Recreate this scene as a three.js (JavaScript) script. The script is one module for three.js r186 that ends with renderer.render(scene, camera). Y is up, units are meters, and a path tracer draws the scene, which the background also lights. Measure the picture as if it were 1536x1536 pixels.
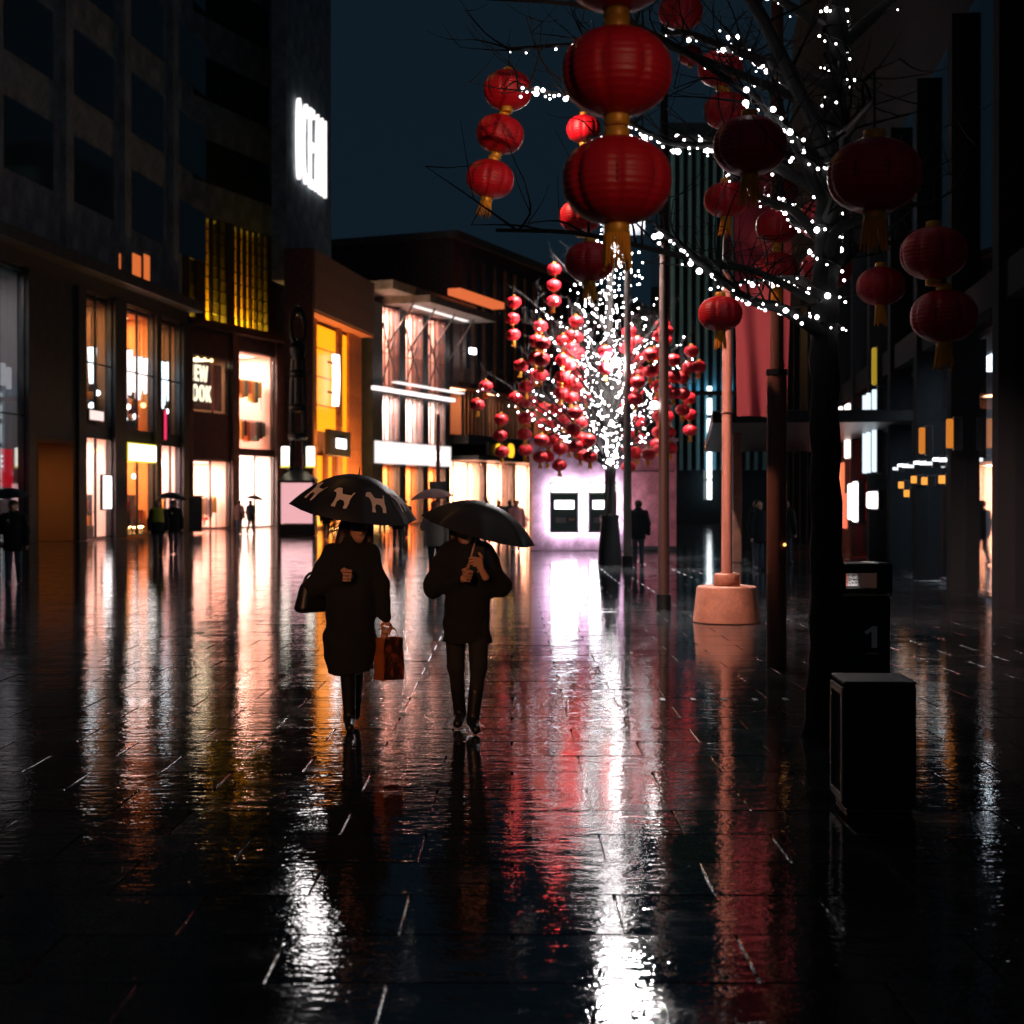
import * as THREE from 'three';
import { mergeGeometries, mergeVertices } from 'three/addons/utils/BufferGeometryUtils.js';
import { RoundedBoxGeometry } from 'three/addons/geometries/RoundedBoxGeometry.js';
import { MarchingCubes } from 'three/addons/objects/MarchingCubes.js';
import { FontLoader } from 'three/addons/loaders/FontLoader.js';
import { TextGeometry } from 'three/addons/geometries/TextGeometry.js';
import { RectAreaLightUniformsLib } from 'three/addons/lights/RectAreaLightUniformsLib.js';

// ------------------------------------------------------------------ camera, sky, exposure
RectAreaLightUniformsLib.init();
const scene = new THREE.Scene();
const camera = new THREE.PerspectiveCamera(37.85, 1, 0.1, 900);
camera.position.set(0, 1.75, 0);
camera.lookAt(0, 1.75 - 0.0080 * 10, -10);
camera.focus = 11.4;
camera.userData.fStop = 2.5;
const renderer = new THREE.WebGLRenderer({ antialias: true });
renderer.toneMapping = THREE.LinearToneMapping;
renderer.toneMappingExposure = 1.4;
renderer.shadowMap.enabled = true;
{ // a rainy night sky over a town: almost even, a little paler towards the horizon
  const W = 64, H = 32, d = new Float32Array(W * H * 4);
  for (let j = 0; j < H; j++) for (let i = 0; i < W; i++) {
    const up = Math.max(0, Math.sin(((j + 0.5) / H - 0.5) * Math.PI)), k = 1.15 - 0.25 * up, o = (j * W + i) * 4;
    d[o] = 0.0032 * k; d[o + 1] = 0.0074 * k; d[o + 2] = 0.0118 * k; d[o + 3] = 1;
  }
  const t = new THREE.DataTexture(d, W, H, THREE.RGBAFormat, THREE.FloatType);
  t.mapping = THREE.EquirectangularReflectionMapping; t.magFilter = THREE.LinearFilter; t.needsUpdate = true;
  scene.background = t; scene.environment = t;
}

// ------------------------------------------------------------------ helpers
let seed = 7;
const rnd = () => { seed = (seed + 0x6d2b79f5) | 0; let t = Math.imul(seed ^ (seed >>> 15), 1 | seed); t = (t + Math.imul(t ^ (t >>> 7), 61 | t)) ^ t; return ((t ^ (t >>> 14)) >>> 0) / 4294967296; };
const rr = (a, b) => a + (b - a) * rnd();
const V = (x, y, z) => new THREE.Vector3(x, y, z);
const used = new Map();
function numbered(n) { const k = used.get(n) ?? 0; used.set(n, k + 1); return k ? n + '_' + String(k).padStart(3, '0') : n; }
function tag(o, label, category, group, kind) {
  if (label) o.userData.label = label;
  if (category) o.userData.category = category;
  if (group) o.userData.group = group;
  if (kind) o.userData.kind = kind;
  return o;
}
function thing(name, label, category, pos = [0, 0, 0], turn = 0, group) {
  const o = new THREE.Group(); o.name = numbered(name); scene.add(o);
  o.position.set(...pos); o.rotation.y = turn;
  return tag(o, label, category, group);
}
function part(parent, name, geo, mat, label) {
  const g = Array.isArray(geo) ? join(geo) : geo;
  const m = new THREE.Mesh(g, mat); m.name = name; m.castShadow = m.receiveShadow = true; parent.add(m);
  if (label) m.userData.label = label;
  return m;
}
function single(name, geo, mat, label, category, pos = [0, 0, 0], turn = 0, group) {
  const m = part(scene, numbered(name), geo, mat); m.position.set(...pos); m.rotation.y = turn;
  return tag(m, label, category, group);
}
function structure(name, geo, mat) { const m = part(scene, numbered(name), geo, mat); m.userData.kind = 'structure'; return m; }
function dup(o, pos, turn, label) { const c = o.clone(); c.name = numbered(o.name.replace(/_\d{3}$/, '')); c.userData = { ...o.userData }; if (label) c.userData.label = label; c.position.set(...pos); if (turn !== undefined) c.rotation.y = turn; scene.add(c); return c; }
function clean(g) { const o = g.index ? g.toNonIndexed() : g; for (const k of Object.keys(o.attributes)) if (!['position', 'normal', 'uv'].includes(k)) o.deleteAttribute(k); if (!o.attributes.uv) o.setAttribute('uv', new THREE.BufferAttribute(new Float32Array(o.attributes.position.count * 2), 2)); return o; }
function join(list) { return list.length === 1 ? list[0] : mergeGeometries(list.map(clean), false); }
// uv in metres by the way each face points
function uvm(g, s = 1, ou = 0, ov = 0) {
  g = g.index ? g.toNonIndexed() : g;
  const p = g.attributes.position, n = g.attributes.normal, uv = new Float32Array(p.count * 2);
  for (let i = 0; i < p.count; i++) {
    const ax = Math.abs(n.getX(i)), ay = Math.abs(n.getY(i)), az = Math.abs(n.getZ(i));
    let u, v;
    if (ay >= ax && ay >= az) { u = p.getX(i); v = p.getZ(i); } else if (ax >= az) { u = p.getZ(i); v = p.getY(i); } else { u = p.getX(i); v = p.getY(i); }
    uv[i * 2] = u * s + ou; uv[i * 2 + 1] = v * s + ov;
  }
  g.setAttribute('uv', new THREE.BufferAttribute(uv, 2));
  return g;
}
// a box from its corner ranges
function bx(x0, x1, y0, y1, z0, z1, s = 1) { if (x1 < x0) [x0, x1] = [x1, x0]; return uvm(new THREE.BoxGeometry(x1 - x0, y1 - y0, z1 - z0).translate((x0 + x1) / 2, (y0 + y1) / 2, (z0 + z1) / 2), s); }
function rbx(x0, x1, y0, y1, z0, z1, r = 0.02) { return uvm(new RoundedBoxGeometry(x1 - x0, y1 - y0, z1 - z0, 2, r).translate((x0 + x1) / 2, (y0 + y1) / 2, (z0 + z1) / 2)); }
function cyl(r0, r1, h, n = 16, x = 0, y = 0, z = 0) { return new THREE.CylinderGeometry(r1, r0, h, n).translate(x, y + h / 2, z); }
function lathe(pts, n = 28) { return new THREE.LatheGeometry(pts.map(([r, y]) => new THREE.Vector2(r, y)), n); }
// a tube of changing radius through points
function limbGeo(pts, r0, r1, n = 6, seg) {
  const c = new THREE.CatmullRomCurve3(pts), k = seg ?? Math.max(3, pts.length * 3), g = new THREE.TubeGeometry(c, k, 1, n, false), p = g.attributes.position;
  for (let i = 0; i <= k; i++) {
    const at = c.getPointAt(i / k), r = r0 + (r1 - r0) * (i / k);
    for (let j = 0; j <= n; j++) { const q = i * (n + 1) + j; p.setXYZ(q, at.x + (p.getX(q) - at.x) * r, at.y + (p.getY(q) - at.y) * r, at.z + (p.getZ(q) - at.z) * r); }
  }
  return g;
}
function stick(a, b, r0, r1 = r0, n = 8) {
  const d = V(...b).sub(V(...a)), g = new THREE.CylinderGeometry(r1, r0, d.length(), n);
  g.applyQuaternion(new THREE.Quaternion().setFromUnitVectors(V(0, 1, 0), d.clone().normalize()));
  return g.translate((a[0] + b[0]) / 2, (a[1] + b[1]) / 2, (a[2] + b[2]) / 2);
}

// ------------------------------------------------------------------ textures
function lattice(P, s0) { let s = s0; const f = () => { s = (s * 1664525 + 1013904223) >>> 0; return s / 4294967296; }; const a = new Float32Array(P * P); for (let i = 0; i < P * P; i++) a[i] = f(); return a; }
function noiseField(N, octs) { // tileable sum of value noise; octs: [periodX, periodY, gain, seed]
  const out = new Float32Array(N * N);
  for (const [px, py, gain, s] of octs) {
    const P = Math.max(px, py), L = lattice(P, s);
    for (let j = 0; j < N; j++) {
      const y = j / N * py, y0 = Math.floor(y), fy = y - y0, sy = fy * fy * (3 - 2 * fy), ya = (y0 % py) * P, yb = ((y0 + 1) % py) * P;
      for (let i = 0; i < N; i++) {
        const x = i / N * px, x0 = Math.floor(x), fx = x - x0, sx = fx * fx * (3 - 2 * fx), xa = x0 % px, xb = (x0 + 1) % px;
        const a = L[ya + xa], b = L[ya + xb], c = L[yb + xa], d = L[yb + xb];
        out[j * N + i] += gain * ((a + (b - a) * sx) + ((c + (d - c) * sx) - (a + (b - a) * sx)) * sy - 0.5);
      }
    }
  }
  return out;
}
function tex(N, fn, srgb) {
  const d = new Uint8Array(N * N * 4);
  for (let i = 0; i < N * N; i++) { const c = fn(i); for (let k = 0; k < 3; k++) d[i * 4 + k] = Math.max(0, Math.min(255, Math.round((Array.isArray(c) ? c[k] : c) * 255))); d[i * 4 + 3] = 255; }
  const t = new THREE.DataTexture(d, N, N); t.wrapS = t.wrapT = THREE.RepeatWrapping; t.magFilter = THREE.LinearFilter; if (srgb) t.colorSpace = THREE.SRGBColorSpace; t.needsUpdate = true;
  return t;
}
const clamp = (x, a = 0, b = 1) => Math.max(a, Math.min(b, x));
const TN = 1024;
const nRipple = noiseField(TN, [[12, 24, 0.8, 3], [26, 60, 0.9, 4], [60, 150, 0.55, 5], [150, 330, 0.28, 6], [400, 500, 0.12, 7]]);
const nPatch = noiseField(TN, [[5, 5, 1, 11], [11, 11, 0.6, 12], [27, 27, 0.35, 13], [90, 90, 0.2, 14]]);
const nGrain = noiseField(TN, [[256, 256, 0.8, 21], [512, 512, 0.8, 22], [64, 64, 0.4, 23]]);
const texWetBump = tex(TN, (i) => 0.5 + 0.34 * nRipple[i] * clamp(0.75 + 0.9 * nPatch[(i + 300 * TN) % (TN * TN)], 0.2, 1.4) + 0.05 * nGrain[i]);
const texWetRough = tex(TN, (i) => { const v = clamp(0.058 + 0.13 * nPatch[i] + 0.035 * nGrain[i], 0.02, 0.28); return v; });
const texWetColor = tex(TN, (i) => { const v = clamp(0.19 + 0.10 * nPatch[i] + 0.07 * nGrain[i]); return [v * 0.96, v, v * 1.05]; }, true);
const texGrainBump = tex(TN, (i) => 0.5 + 0.4 * nGrain[i]);
const texMottle = tex(TN, (i) => { const v = clamp(0.82 + 0.22 * nPatch[i] + 0.14 * nGrain[i]); return [v, v, v]; }, true);
const rep = (t, r) => { const c = t.clone(); c.repeat.set(r, r); c.needsUpdate = true; return c; };

// ------------------------------------------------------------------ materials (linear base colours)
const rgb = (r, g, b) => new THREE.Color().setRGB(r, g, b);
function std(r, g, b, rough = 0.7, o = {}) { return new THREE.MeshStandardMaterial({ color: rgb(r, g, b), roughness: rough, ...o }); }
const mottled = (r, g, b, rough = 0.7, s = 0.5, bump = 0.004) => std(r, g, b, rough, { map: rep(texMottle, s), bumpMap: rep(texGrainBump, s * 2), bumpScale: bump });
const glow = (r, g, b, k) => new THREE.MeshStandardMaterial({ color: rgb(0.02, 0.02, 0.02), roughness: 0.5, emissive: rgb(r, g, b), emissiveIntensity: k });
const M = {
  wet: new THREE.MeshPhysicalMaterial({ color: 0xffffff, map: rep(texWetColor, 1), roughness: 1, roughnessMap: rep(texWetRough, 1), bumpMap: rep(texWetBump, 1), bumpScale: 0.0040, ior: 1.9 }),
  darkStone: mottled(0.045, 0.052, 0.062, 0.55), stone: mottled(0.16, 0.14, 0.13, 0.7), band: mottled(0.07, 0.075, 0.085, 0.5),
  brick: mottled(0.20, 0.085, 0.065, 0.75, 1), brickBlue: mottled(0.20, 0.13, 0.16, 0.75, 1), terracotta: [0, 1, 2].map((k) => mottled(0.42 + 0.05 * k, 0.14 + 0.02 * k, 0.06, 0.7, 1)),
  upperWall: new THREE.MeshPhysicalMaterial({ color: rgb(0.34, 0.42, 0.46), roughness: 0.95, specularIntensity: 0.15, map: rep(texMottle, 0.3) }), matte: new THREE.MeshPhysicalMaterial({ color: rgb(0.022, 0.026, 0.03), roughness: 0.95, specularIntensity: 0.08 }), oldBrick: mottled(0.13, 0.085, 0.08, 0.8, 1), concrete: mottled(0.30, 0.29, 0.29, 0.6), tower: mottled(0.06, 0.085, 0.11, 0.5),
  frame: std(0.025, 0.028, 0.032, 0.4), darkMetal: std(0.010, 0.012, 0.015, 0.38, { metalness: 0.4 }), greyMetal: std(0.18, 0.18, 0.19, 0.35, { metalness: 0.6 }),
  glass: new THREE.MeshPhysicalMaterial({ color: rgb(0.92, 0.94, 0.95), roughness: 0.02, transmission: 1, thickness: 0, ior: 1.5 }),
  darkGlass: new THREE.MeshPhysicalMaterial({ color: rgb(0.02, 0.035, 0.045), roughness: 0.06, ior: 1.6, specularIntensity: 1 }),
  pinkRoom: std(0.80, 0.62, 0.55, 0.8), whiteRoom: std(0.82, 0.76, 0.72, 0.8), orangeRoom: std(0.62, 0.26, 0.08, 0.8), brownRoom: std(0.20, 0.11, 0.06, 0.8), greyRoom: std(0.24, 0.23, 0.25, 0.8), redRoom: std(0.6, 0.07, 0.05, 0.8),
  black: std(0.012, 0.013, 0.016, 0.85), coat: std(0.004, 0.007, 0.011, 0.95), coat2: std(0.005, 0.008, 0.012, 0.95), skin: std(0.55, 0.30, 0.20, 0.55), hair: std(0.03, 0.016, 0.01, 0.5), boot: std(0.012, 0.012, 0.013, 0.35),
  umbrella: std(0.012, 0.014, 0.018, 0.45), dog: std(0.78, 0.70, 0.67, 0.7), wood: std(0.50, 0.20, 0.07, 0.4), palePink: new THREE.MeshPhysicalMaterial({ color: rgb(0.8, 0.45, 0.42), roughness: 0.9, transmission: 0.4, thickness: 0 }),
  lantern: new THREE.MeshPhysicalMaterial({ color: rgb(0.58, 0.006, 0.016), roughness: 0.48, clearcoat: 0.06, clearcoatRoughness: 0.3, bumpMap: rep(texGrainBump, 4), bumpScale: 0.0012 }),
  rib: std(0.10, 0.004, 0.008, 0.6), gold: std(0.75, 0.34, 0.03, 0.45, { metalness: 0.25 }), fringe: std(0.80, 0.33, 0.02, 0.8),
  bark: mottled(0.014, 0.012, 0.012, 0.8, 2, 0.01), cable: std(0.02, 0.02, 0.02, 0.6),
  bulb: glow(1.0, 0.95, 0.98, 6.5), bulbFar: glow(1.0, 0.94, 0.96, 34),
  pinkPaint: mottled(0.62, 0.27, 0.20, 0.5, 1), rust: mottled(0.20, 0.07, 0.04, 0.5, 1), concretePink: mottled(0.58, 0.26, 0.17, 0.65, 1),
  banner: std(0.42, 0.035, 0.055, 0.8), kiosk: mottled(0.42, 0.24, 0.36, 0.6, 1), kioskPink: mottled(0.58, 0.20, 0.26, 0.6, 1),
  white: glow(1.0, 0.93, 0.92, 2.6), led: glow(1, 0.97, 1, 9), yellow: glow(1.35, 0.37, 0.004, 1.0), lampFace: glow(1, 0.95, 0.92, 480), warmFace: glow(1, 0.45, 0.15, 30),
};
const ceilLamp = (r, g, b) => glow(r, g, b, 4);

// ------------------------------------------------------------------ ground: wet paving
{
  const sheet = new THREE.PlaneGeometry(700, 700, 1, 1).rotateX(-Math.PI / 2);
  { const uv = sheet.attributes.uv; for (let i = 0; i < uv.count; i++) uv.setXY(i, uv.getX(i) * 175, uv.getY(i) * 175); }
  const ground = new THREE.Group(); ground.name = 'pavement'; ground.userData.kind = 'structure'; scene.add(ground);
  const bed = part(ground, 'paving_bed', sheet, M.wet); bed.position.set(0, -0.012, -200);
  const SW = 0.9, SD = 0.6, J = 0.011;
  function slabGeo(k) {
    const w = SW / 2 - J / 2, d = SD / 2 - J / 2, c = 0.0028, ou = (k * 0.37) % 1, ov = (k * 0.61) % 1;
    const ring = (e, y) => [[-w + e, y, -d + e], [w - e, y, -d + e], [w - e, y, d - e], [-w + e, y, d - e]];
    const r0 = ring(0, -0.03), r1 = ring(0, -c), r2 = ring(c, 0), pos = [], q = (a, b, cc, dd) => pos.push(...a, ...b, ...cc, ...a, ...cc, ...dd);
    for (let i = 0; i < 4; i++) { const n = (i + 1) % 4; q(r0[n], r0[i], r1[i], r1[n]); q(r1[n], r1[i], r2[i], r2[n]); }
    q(r2[3], r2[2], r2[1], r2[0]);
    const g = new THREE.BufferGeometry(); g.setAttribute('position', new THREE.Float32BufferAttribute(pos, 3)); g.computeVertexNormals();
    return uvm(g, 0.25, ou, ov);
  }
  const variants = Array.from({ length: 24 }, (_, k) => slabGeo(k));
  const spot = (row, col) => [(col + (row % 2 ? 0.5 : 0)) * SW, -(row + 0.5) * SD - 3.6];
  const rest = [];
  for (let row = 0; row < 70; row++) {
    const D = 3.6 + (row + 0.5) * SD, half = D * 0.343 + 0.7;
    for (let col = -28; col <= 28; col++) {
      const [x, z] = spot(row, col), tx = rr(-0.0022, 0.0022), tz = rr(-0.0022, 0.0022), y = rr(-0.0012, 0.0012), k = Math.floor(rnd() * 24);
      if (D < 15.8 && Math.abs(x) < half && D > 4.4) {
        const s = part(ground, 'paving_slab', variants[k], M.wet); s.position.set(x, y, z); s.rotation.set(tx, 0, tz);
      } else if (Math.abs(x) < half + 8) {
        const g = variants[k].clone(); g.rotateX(tx).rotateZ(tz).translate(x, y, z); rest.push(g);
      }
    }
  }
  const far = part(ground, 'paving_slabs', mergeGeometries(rest), M.wet); far.userData.kind = 'stuff';
  // drainage channel across the paving
  for (let k = 0; k < 6; k++) part(ground, 'drain_bar', bx(1.3 + k * 0.27, 1.34 + k * 0.27, 0.0015, 0.005, -13.16, -13.0), M.darkMetal);
}

// ------------------------------------------------------------------ lit rooms behind shop windows
function room(parent, x0, x1, y0, y1, depth, wall, lamp, L, name = 'shop_interior') {
  if (x1 < x0) [x0, x1] = [x1, x0]; const t = 0.12, z1 = -0.35, z0 = z1 - depth;
  part(parent, name, [bx(x0, x1, y0, y1, z0 - t, z0), bx(x0 - t, x0, y0, y1, z0, z1), bx(x1, x1 + t, y0, y1, z0, z1), bx(x0, x1, y1, y1 + t, z0, z1), bx(x0, x1, y0 - t, y0, z0, z1)], wall);
  if (!L) return;
  const w = (x1 - x0) * 0.6, d = depth * 0.45, cx = (x0 + x1) / 2, cz = (z0 + z1) / 2 + depth * 0.1;
  part(parent, 'ceiling_light', bx(cx - w / 2, cx + w / 2, y1 - 0.05, y1 - 0.005, cz - d / 2, cz + d / 2), ceilLamp(...lamp));
  const a = new THREE.RectAreaLight(rgb(...lamp), L * 4.2, w, d); a.position.set(cx, y1 - 0.06, cz); a.rotation.x = -Math.PI / 2; a.name = 'ceiling_lamp'; parent.add(a);
}
function panes(parent, xs, ys, z = -0.12, mat = M.glass) { xs = [...xs].sort((a, b) => a - b); for (let i = 0; i + 1 < xs.length; i++) for (let j = 0; j + 1 < ys.length; j++) part(parent, 'window_pane', bx(xs[i] + 0.03, xs[i + 1] - 0.03, ys[j] + 0.03, ys[j + 1] - 0.03, z - 0.006, z + 0.006), mat); }
function mullions(parent, xs, ys, z = -0.12, w = 0.06, mat = M.frame) {
  for (const x of xs) part(parent, 'mullion', bx(x - w / 2, x + w / 2, ys[0], ys[ys.length - 1], z - 0.06, z + 0.06), mat);
  for (const y of ys) part(parent, 'transom', bx(xs[0] - w / 2, xs[xs.length - 1] + w / 2, y - w / 2, y + w / 2, z - 0.055, z + 0.055), mat);
}
function onWall(P0, P1) { return { pos: [P0[0], 0, P0[1]], turn: Math.atan2(-(P1[1] - P0[1]), P1[0] - P0[0]) }; }
function local(g, x, y, z) { g.updateMatrixWorld(true); return V(x, y, z).applyMatrix4(g.matrixWorld); }
const thin = await new FontLoader().loadAsync('fonts/droid/droid_sans_regular.typeface.json');
const font = await new FontLoader().loadAsync('fonts/droid/droid_sans_bold.typeface.json');
function text(s, size, depth, o = {}) { const g = new TextGeometry(s, { font, size, depth, curveSegments: 4, bevelEnabled: false, ...o }); g.computeBoundingBox(); return g; }

// ------------------------------------------------------------------ building A: dark double-height shopfronts
{
  const { pos, turn } = onWall([-19.5, -56.8], [-17.06, -77.5]);
  const A = thing('shopping_arcade', 'dark stone arcade of tall glazed shopfronts with orange lit interiors', 'building', pos, turn);
  const piers = [[-14, -13.4], [-7, -6.4], [2.35, 3.0], [7.25, 8.05], [11.35, 12.75], [16.7, 17.35], [20.6, 21.4]];
  for (const [a, b] of piers) part(A, 'pier', bx(a, b, 0, 10.9, -0.6, 0.12), M.darkStone);
  part(A, 'wall', bx(3.0, 7.25, 4.3, 10.9, -0.5, 0), M.darkStone);
  part(A, 'ledge', bx(-14.2, 21.6, 11.55, 12.05, -0.6, 0.85), M.band);
  part(A, 'fascia', bx(-14, 21.4, 10.9, 11.55, -0.6, 0.06), M.darkStone);
  part(A, 'upper_wall', bx(-14, 21.4, 12.05, 44, -14, -0.25), M.upperWall);
  for (let k = 0; k < 5; k++) part(A, 'upper_pier', bx(-7 + k * 6.6, -6.2 + k * 6.6, 12.05, 43, -0.25, 0.02), M.upperWall);
  for (let k = 0; k < 5; k++) for (let j = 0; j < 5; j++) part(A, 'upper_window', bx(-5.6 + k * 6.6, -1.2 + k * 6.6, 14.6 + j * 4.6, 17.4 + j * 4.6, -0.249, -0.2), M.darkGlass);
  part(A, 'end_wall', bx(21.4, 21.75, 0, 11.5, -12, -0.1), M.darkStone);
  part(A, 'rear_wall', bx(-14, 21.4, 0, 12, -14, -8), M.darkStone);
  // lit slots above the ledge
  for (const [a, b, h] of [[12.75, 13.2, 13.2], [13.5, 14.0, 13.4], [14.4, 15.4, 13.5], [15.9, 16.6, 13.7]]) part(A, 'window_slot', bx(a, b, 12.5, h, -0.25, -0.2), glow(1, 0.22, 0.05, 0.5));
  // bay 1: dim shop
  room(A, -6.3, 2.3, 0.15, 10.6, 3.5, M.greyRoom, [1, 0.86, 0.82], 0.5);
  mullions(A, [-6.35, -2, 0.2, 2.32], [0.1, 5.1, 10.8]); panes(A, [-6.35, -2, 0.2, 2.32], [0.1, 5.1, 10.8]);
  // doorway with warm reveal
  part(A, 'doorway', [bx(3.2, 3.5, 0, 4.3, -2.6, -0.02), bx(6.9, 7.2, 0, 4.3, -2.6, -0.02), bx(3.5, 6.9, 4.15, 4.3, -2.6, -0.02), bx(3.5, 6.9, 0, 4.15, -2.75, -2.6)], M.brownRoom);
  part(A, 'door', bx(5.2, 6.7, 0.02, 3.2, -2.58, -2.5), M.stone);
  { const lp = part(A, 'ceiling_light', bx(3.7, 4.5, 4.06, 4.12, -1.6, -0.8), glow(1, 0.42, 0.1, 7)); const a = new THREE.RectAreaLight(rgb(1, 0.42, 0.1), 16, 0.8, 0.8); a.position.set(4.1, 4.05, -1.2); a.rotation.x = -Math.PI / 2; A.add(a); }
  // bays 2 to 4
  const bays = [[8.1, 9.55, 11.3], [12.8, 14.6, 16.65], [17.4, 19.2, 20.55]];
  bays.forEach(([a, m, b], i) => {
    room(A, a, b, 5.05, 10.6, 4, i === 1 ? M.orangeRoom : M.brownRoom, [1, 0.50, 0.20], [4.5, 7, 3.5][i]);
    room(A, a, b, 0.1, 4.5, 4, [M.pinkRoom, M.orangeRoom, M.pinkRoom][i], [[1, 0.66, 0.58], [1, 0.52, 0.28], [1, 0.62, 0.55]][i], [9, 10, 12][i]);
    part(A, 'spandrel', bx(a - 0.1, b + 0.1, 4.5, 5.05, -0.4, -0.08), M.frame);
    mullions(A, [a, m, b], [0.1, 4.5]); mullions(A, [a, m, b], [5.05, 7.8, 10.85]);
    panes(A, [a, m, b], [0.1, 4.5]); panes(A, [a, m, b], [5.05, 7.8, 10.85]);
  });
  part(A, 'arch_niche', lathe([[0.01, 2.2], [0.35, 1.9], [0.5, 1.3], [0.5, 0]], 20).translate(14.7, 8.1, -3.6), M.black);
  for (const [x, w] of [[13.3, 0.35], [15.9, 0.5]]) part(A, 'orange_column', bx(x, x + w, 0.1, 4.4, -2.2, -1.8), M.orangeRoom);
  // blurred pale letters of the first shop
  const s1 = local(A, 0.9, 6.1, -0.45);
  const sg = thing('shop_sign', 'dim pale sign of rounded upright strokes inside the grey shop window', 'sign', [s1.x, s1.y, s1.z], turn);
  for (let k = 0; k < 5; k++) part(sg, 'letter_stroke', rbx(-1.3 + k * 0.5, -0.92 + k * 0.5, k % 2 ? 0.1 : 0, 1.35 - 0.12 * k, -0.06, 0.04, 0.15), glow(0.8, 0.75, 0.8, 0.32));
  // sale poster, the room light on it put in as glow
  const c = document.createElement('canvas'); c.width = 256; c.height = 128; const g = c.getContext('2d'); g.fillStyle = '#c01020'; g.fillRect(0, 0, 256, 128); g.fillStyle = '#f4e6e0'; g.font = 'bold 58px sans-serif'; g.fillText('SALE', 60, 62);
  const ct = new THREE.CanvasTexture(c); ct.colorSpace = THREE.SRGBColorSpace;
  const s2 = local(A, 0.6, 3.0, -0.5);
  const poster = new THREE.Mesh(new RoundedBoxGeometry(3.2, 1.5, 0.04, 2, 0.01), new THREE.MeshStandardMaterial({ map: ct, roughness: 0.5, emissive: rgb(1, 1, 1), emissiveMap: ct, emissiveIntensity: 0.55 }));
  { const gg = poster.geometry, p = gg.attributes.position, uv = gg.attributes.uv; for (let i = 0; i < p.count; i++) uv.setXY(i, p.getX(i) / 3.2 + 0.5, p.getY(i) / 1.5 + 0.5); }
  poster.name = 'sale_sign'; poster.position.copy(s2); poster.rotation.y = turn; scene.add(poster); tag(poster, 'red sale poster with room light put in as glow in the dim grey shop window', 'sign');
  // chandeliers of hanging glowing tubes
  function chandelier(x, y, n, w, len, label, col) {
    const p = local(A, x + 1.1, 10.5, -0.62), o = thing('chandelier', label, 'chandelier', [p.x, p.y, p.z], turn, 'glass tube chandeliers in the arcade windows');
    part(o, 'stem', cyl(0.03, 0.03, 10.5 - y, 8, 0, -(10.5 - y), 0), M.frame); part(o, 'ring', new THREE.TorusGeometry(w / 2, 0.04, 6, 20).rotateX(Math.PI / 2).scale(1, 1, 0.4).translate(0, -(10.5 - y), 0), M.frame);
    for (let k = 0; k < n; k++) { const a = k / n * Math.PI * 2, r = w / 2 * (k % 3 ? 1 : 0.5), l = len * rr(0.55, 1); part(o, 'light_tube', cyl(0.07, 0.13, l, 8, Math.cos(a) * r, -(10.5 - y) - l, Math.sin(a) * r * 0.35), col); }
  }
  const tubeW = glow(1, 0.82, 0.78, 3), tubeC = glow(0.85, 0.95, 1, 2.6);
  chandelier(9.3, 8.6, 5, 0.5, 1.9, 'narrow chandelier of white glass tubes in the first orange arcade window', tubeC);
  chandelier(13.1, 8.9, 11, 1.3, 2.3, 'wide chandelier of white glass tubes beside the dark arched niche', tubeW);
  chandelier(15.2, 8.7, 11, 1.2, 2.2, 'second wide chandelier of white glass tubes right of the dark arched niche', tubeW);
  chandelier(18.6, 8.8, 8, 0.9, 2.4, 'chandelier of white glass tubes in the last arcade window before the corner', tubeC);
  const pend = [glow(1, 0.9, 0.85, 5), glow(0.8, 0.92, 1, 4), glow(1, 0.55, 0.2, 4)];
  for (const [x, y, k] of [[9.2, 6.9, 1], [10.9, 6.6, 1], [9.0, 3.9, 2], [10.2, 6.0, 1], [14.6, 6.2, 0], [15.6, 5.8, 0], [16.6, 6.4, 2], [14.2, 5.6, 1], [18.9, 5.9, 0], [19.9, 6.3, 0], [19.4, 3.6, 0], [18.6, 3.2, 2], [10.6, 4.0, 2], [15.4, 2.9, 0]]) {
    const p = local(A, x, y, -0.55), top = y > 5 ? 10.55 : 4.45, o = thing('pendant_lamp', 'small globe pendant lamp hung behind the arcade windows', 'pendant lamp', [p.x, p.y, p.z], turn, 'globe pendants in the arcade windows');
    part(o, 'globe_light', new THREE.SphereGeometry(0.13, 12, 8), pend[k]); part(o, 'flex', cyl(0.012, 0.012, top - y, 5, 0, 0.12, 0), M.cable);
  }
  const goods = [std(0.6, 0.05, 0.08, 0.7), std(0.7, 0.3, 0.05, 0.7), std(0.05, 0.08, 0.1, 0.6), std(0.7, 0.62, 0.55, 0.7), std(0.35, 0.08, 0.3, 0.7)];
  for (const [x, y, n, lab] of [[9.6, 0.1, 5, 'display stand of stacked goods behind the first arcade window'], [14.2, 0.1, 6, 'display stand of stacked goods behind the left half of the middle arcade window'], [16.4, 0.1, 5, 'display stand of stacked goods behind the right half of the middle arcade window'], [19.2, 0.1, 6, 'display stand of stacked goods behind the last arcade window'], [10.2, 5.1, 5, 'upstairs display of goods in the first arcade window'], [15.0, 5.1, 7, 'upstairs display of goods in the middle arcade window'], [19.5, 5.1, 5, 'upstairs display of goods in the last arcade window']]) {
    const p = local(A, x, y, -0.8), o = thing('display_stand', lab, 'display stand', [p.x, p.y, p.z], turn);
    part(o, 'shelf', [rbx(-0.8, 0.8, 0.0, 0.5, -0.25, 0.25, 0.02), rbx(-0.8, 0.8, 1.1, 1.15, -0.25, 0.25, 0.01), bx(-0.8, -0.76, 0.5, 1.9, -0.2, 0.2), bx(0.76, 0.8, 0.5, 1.9, -0.2, 0.2)], M.frame);
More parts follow.
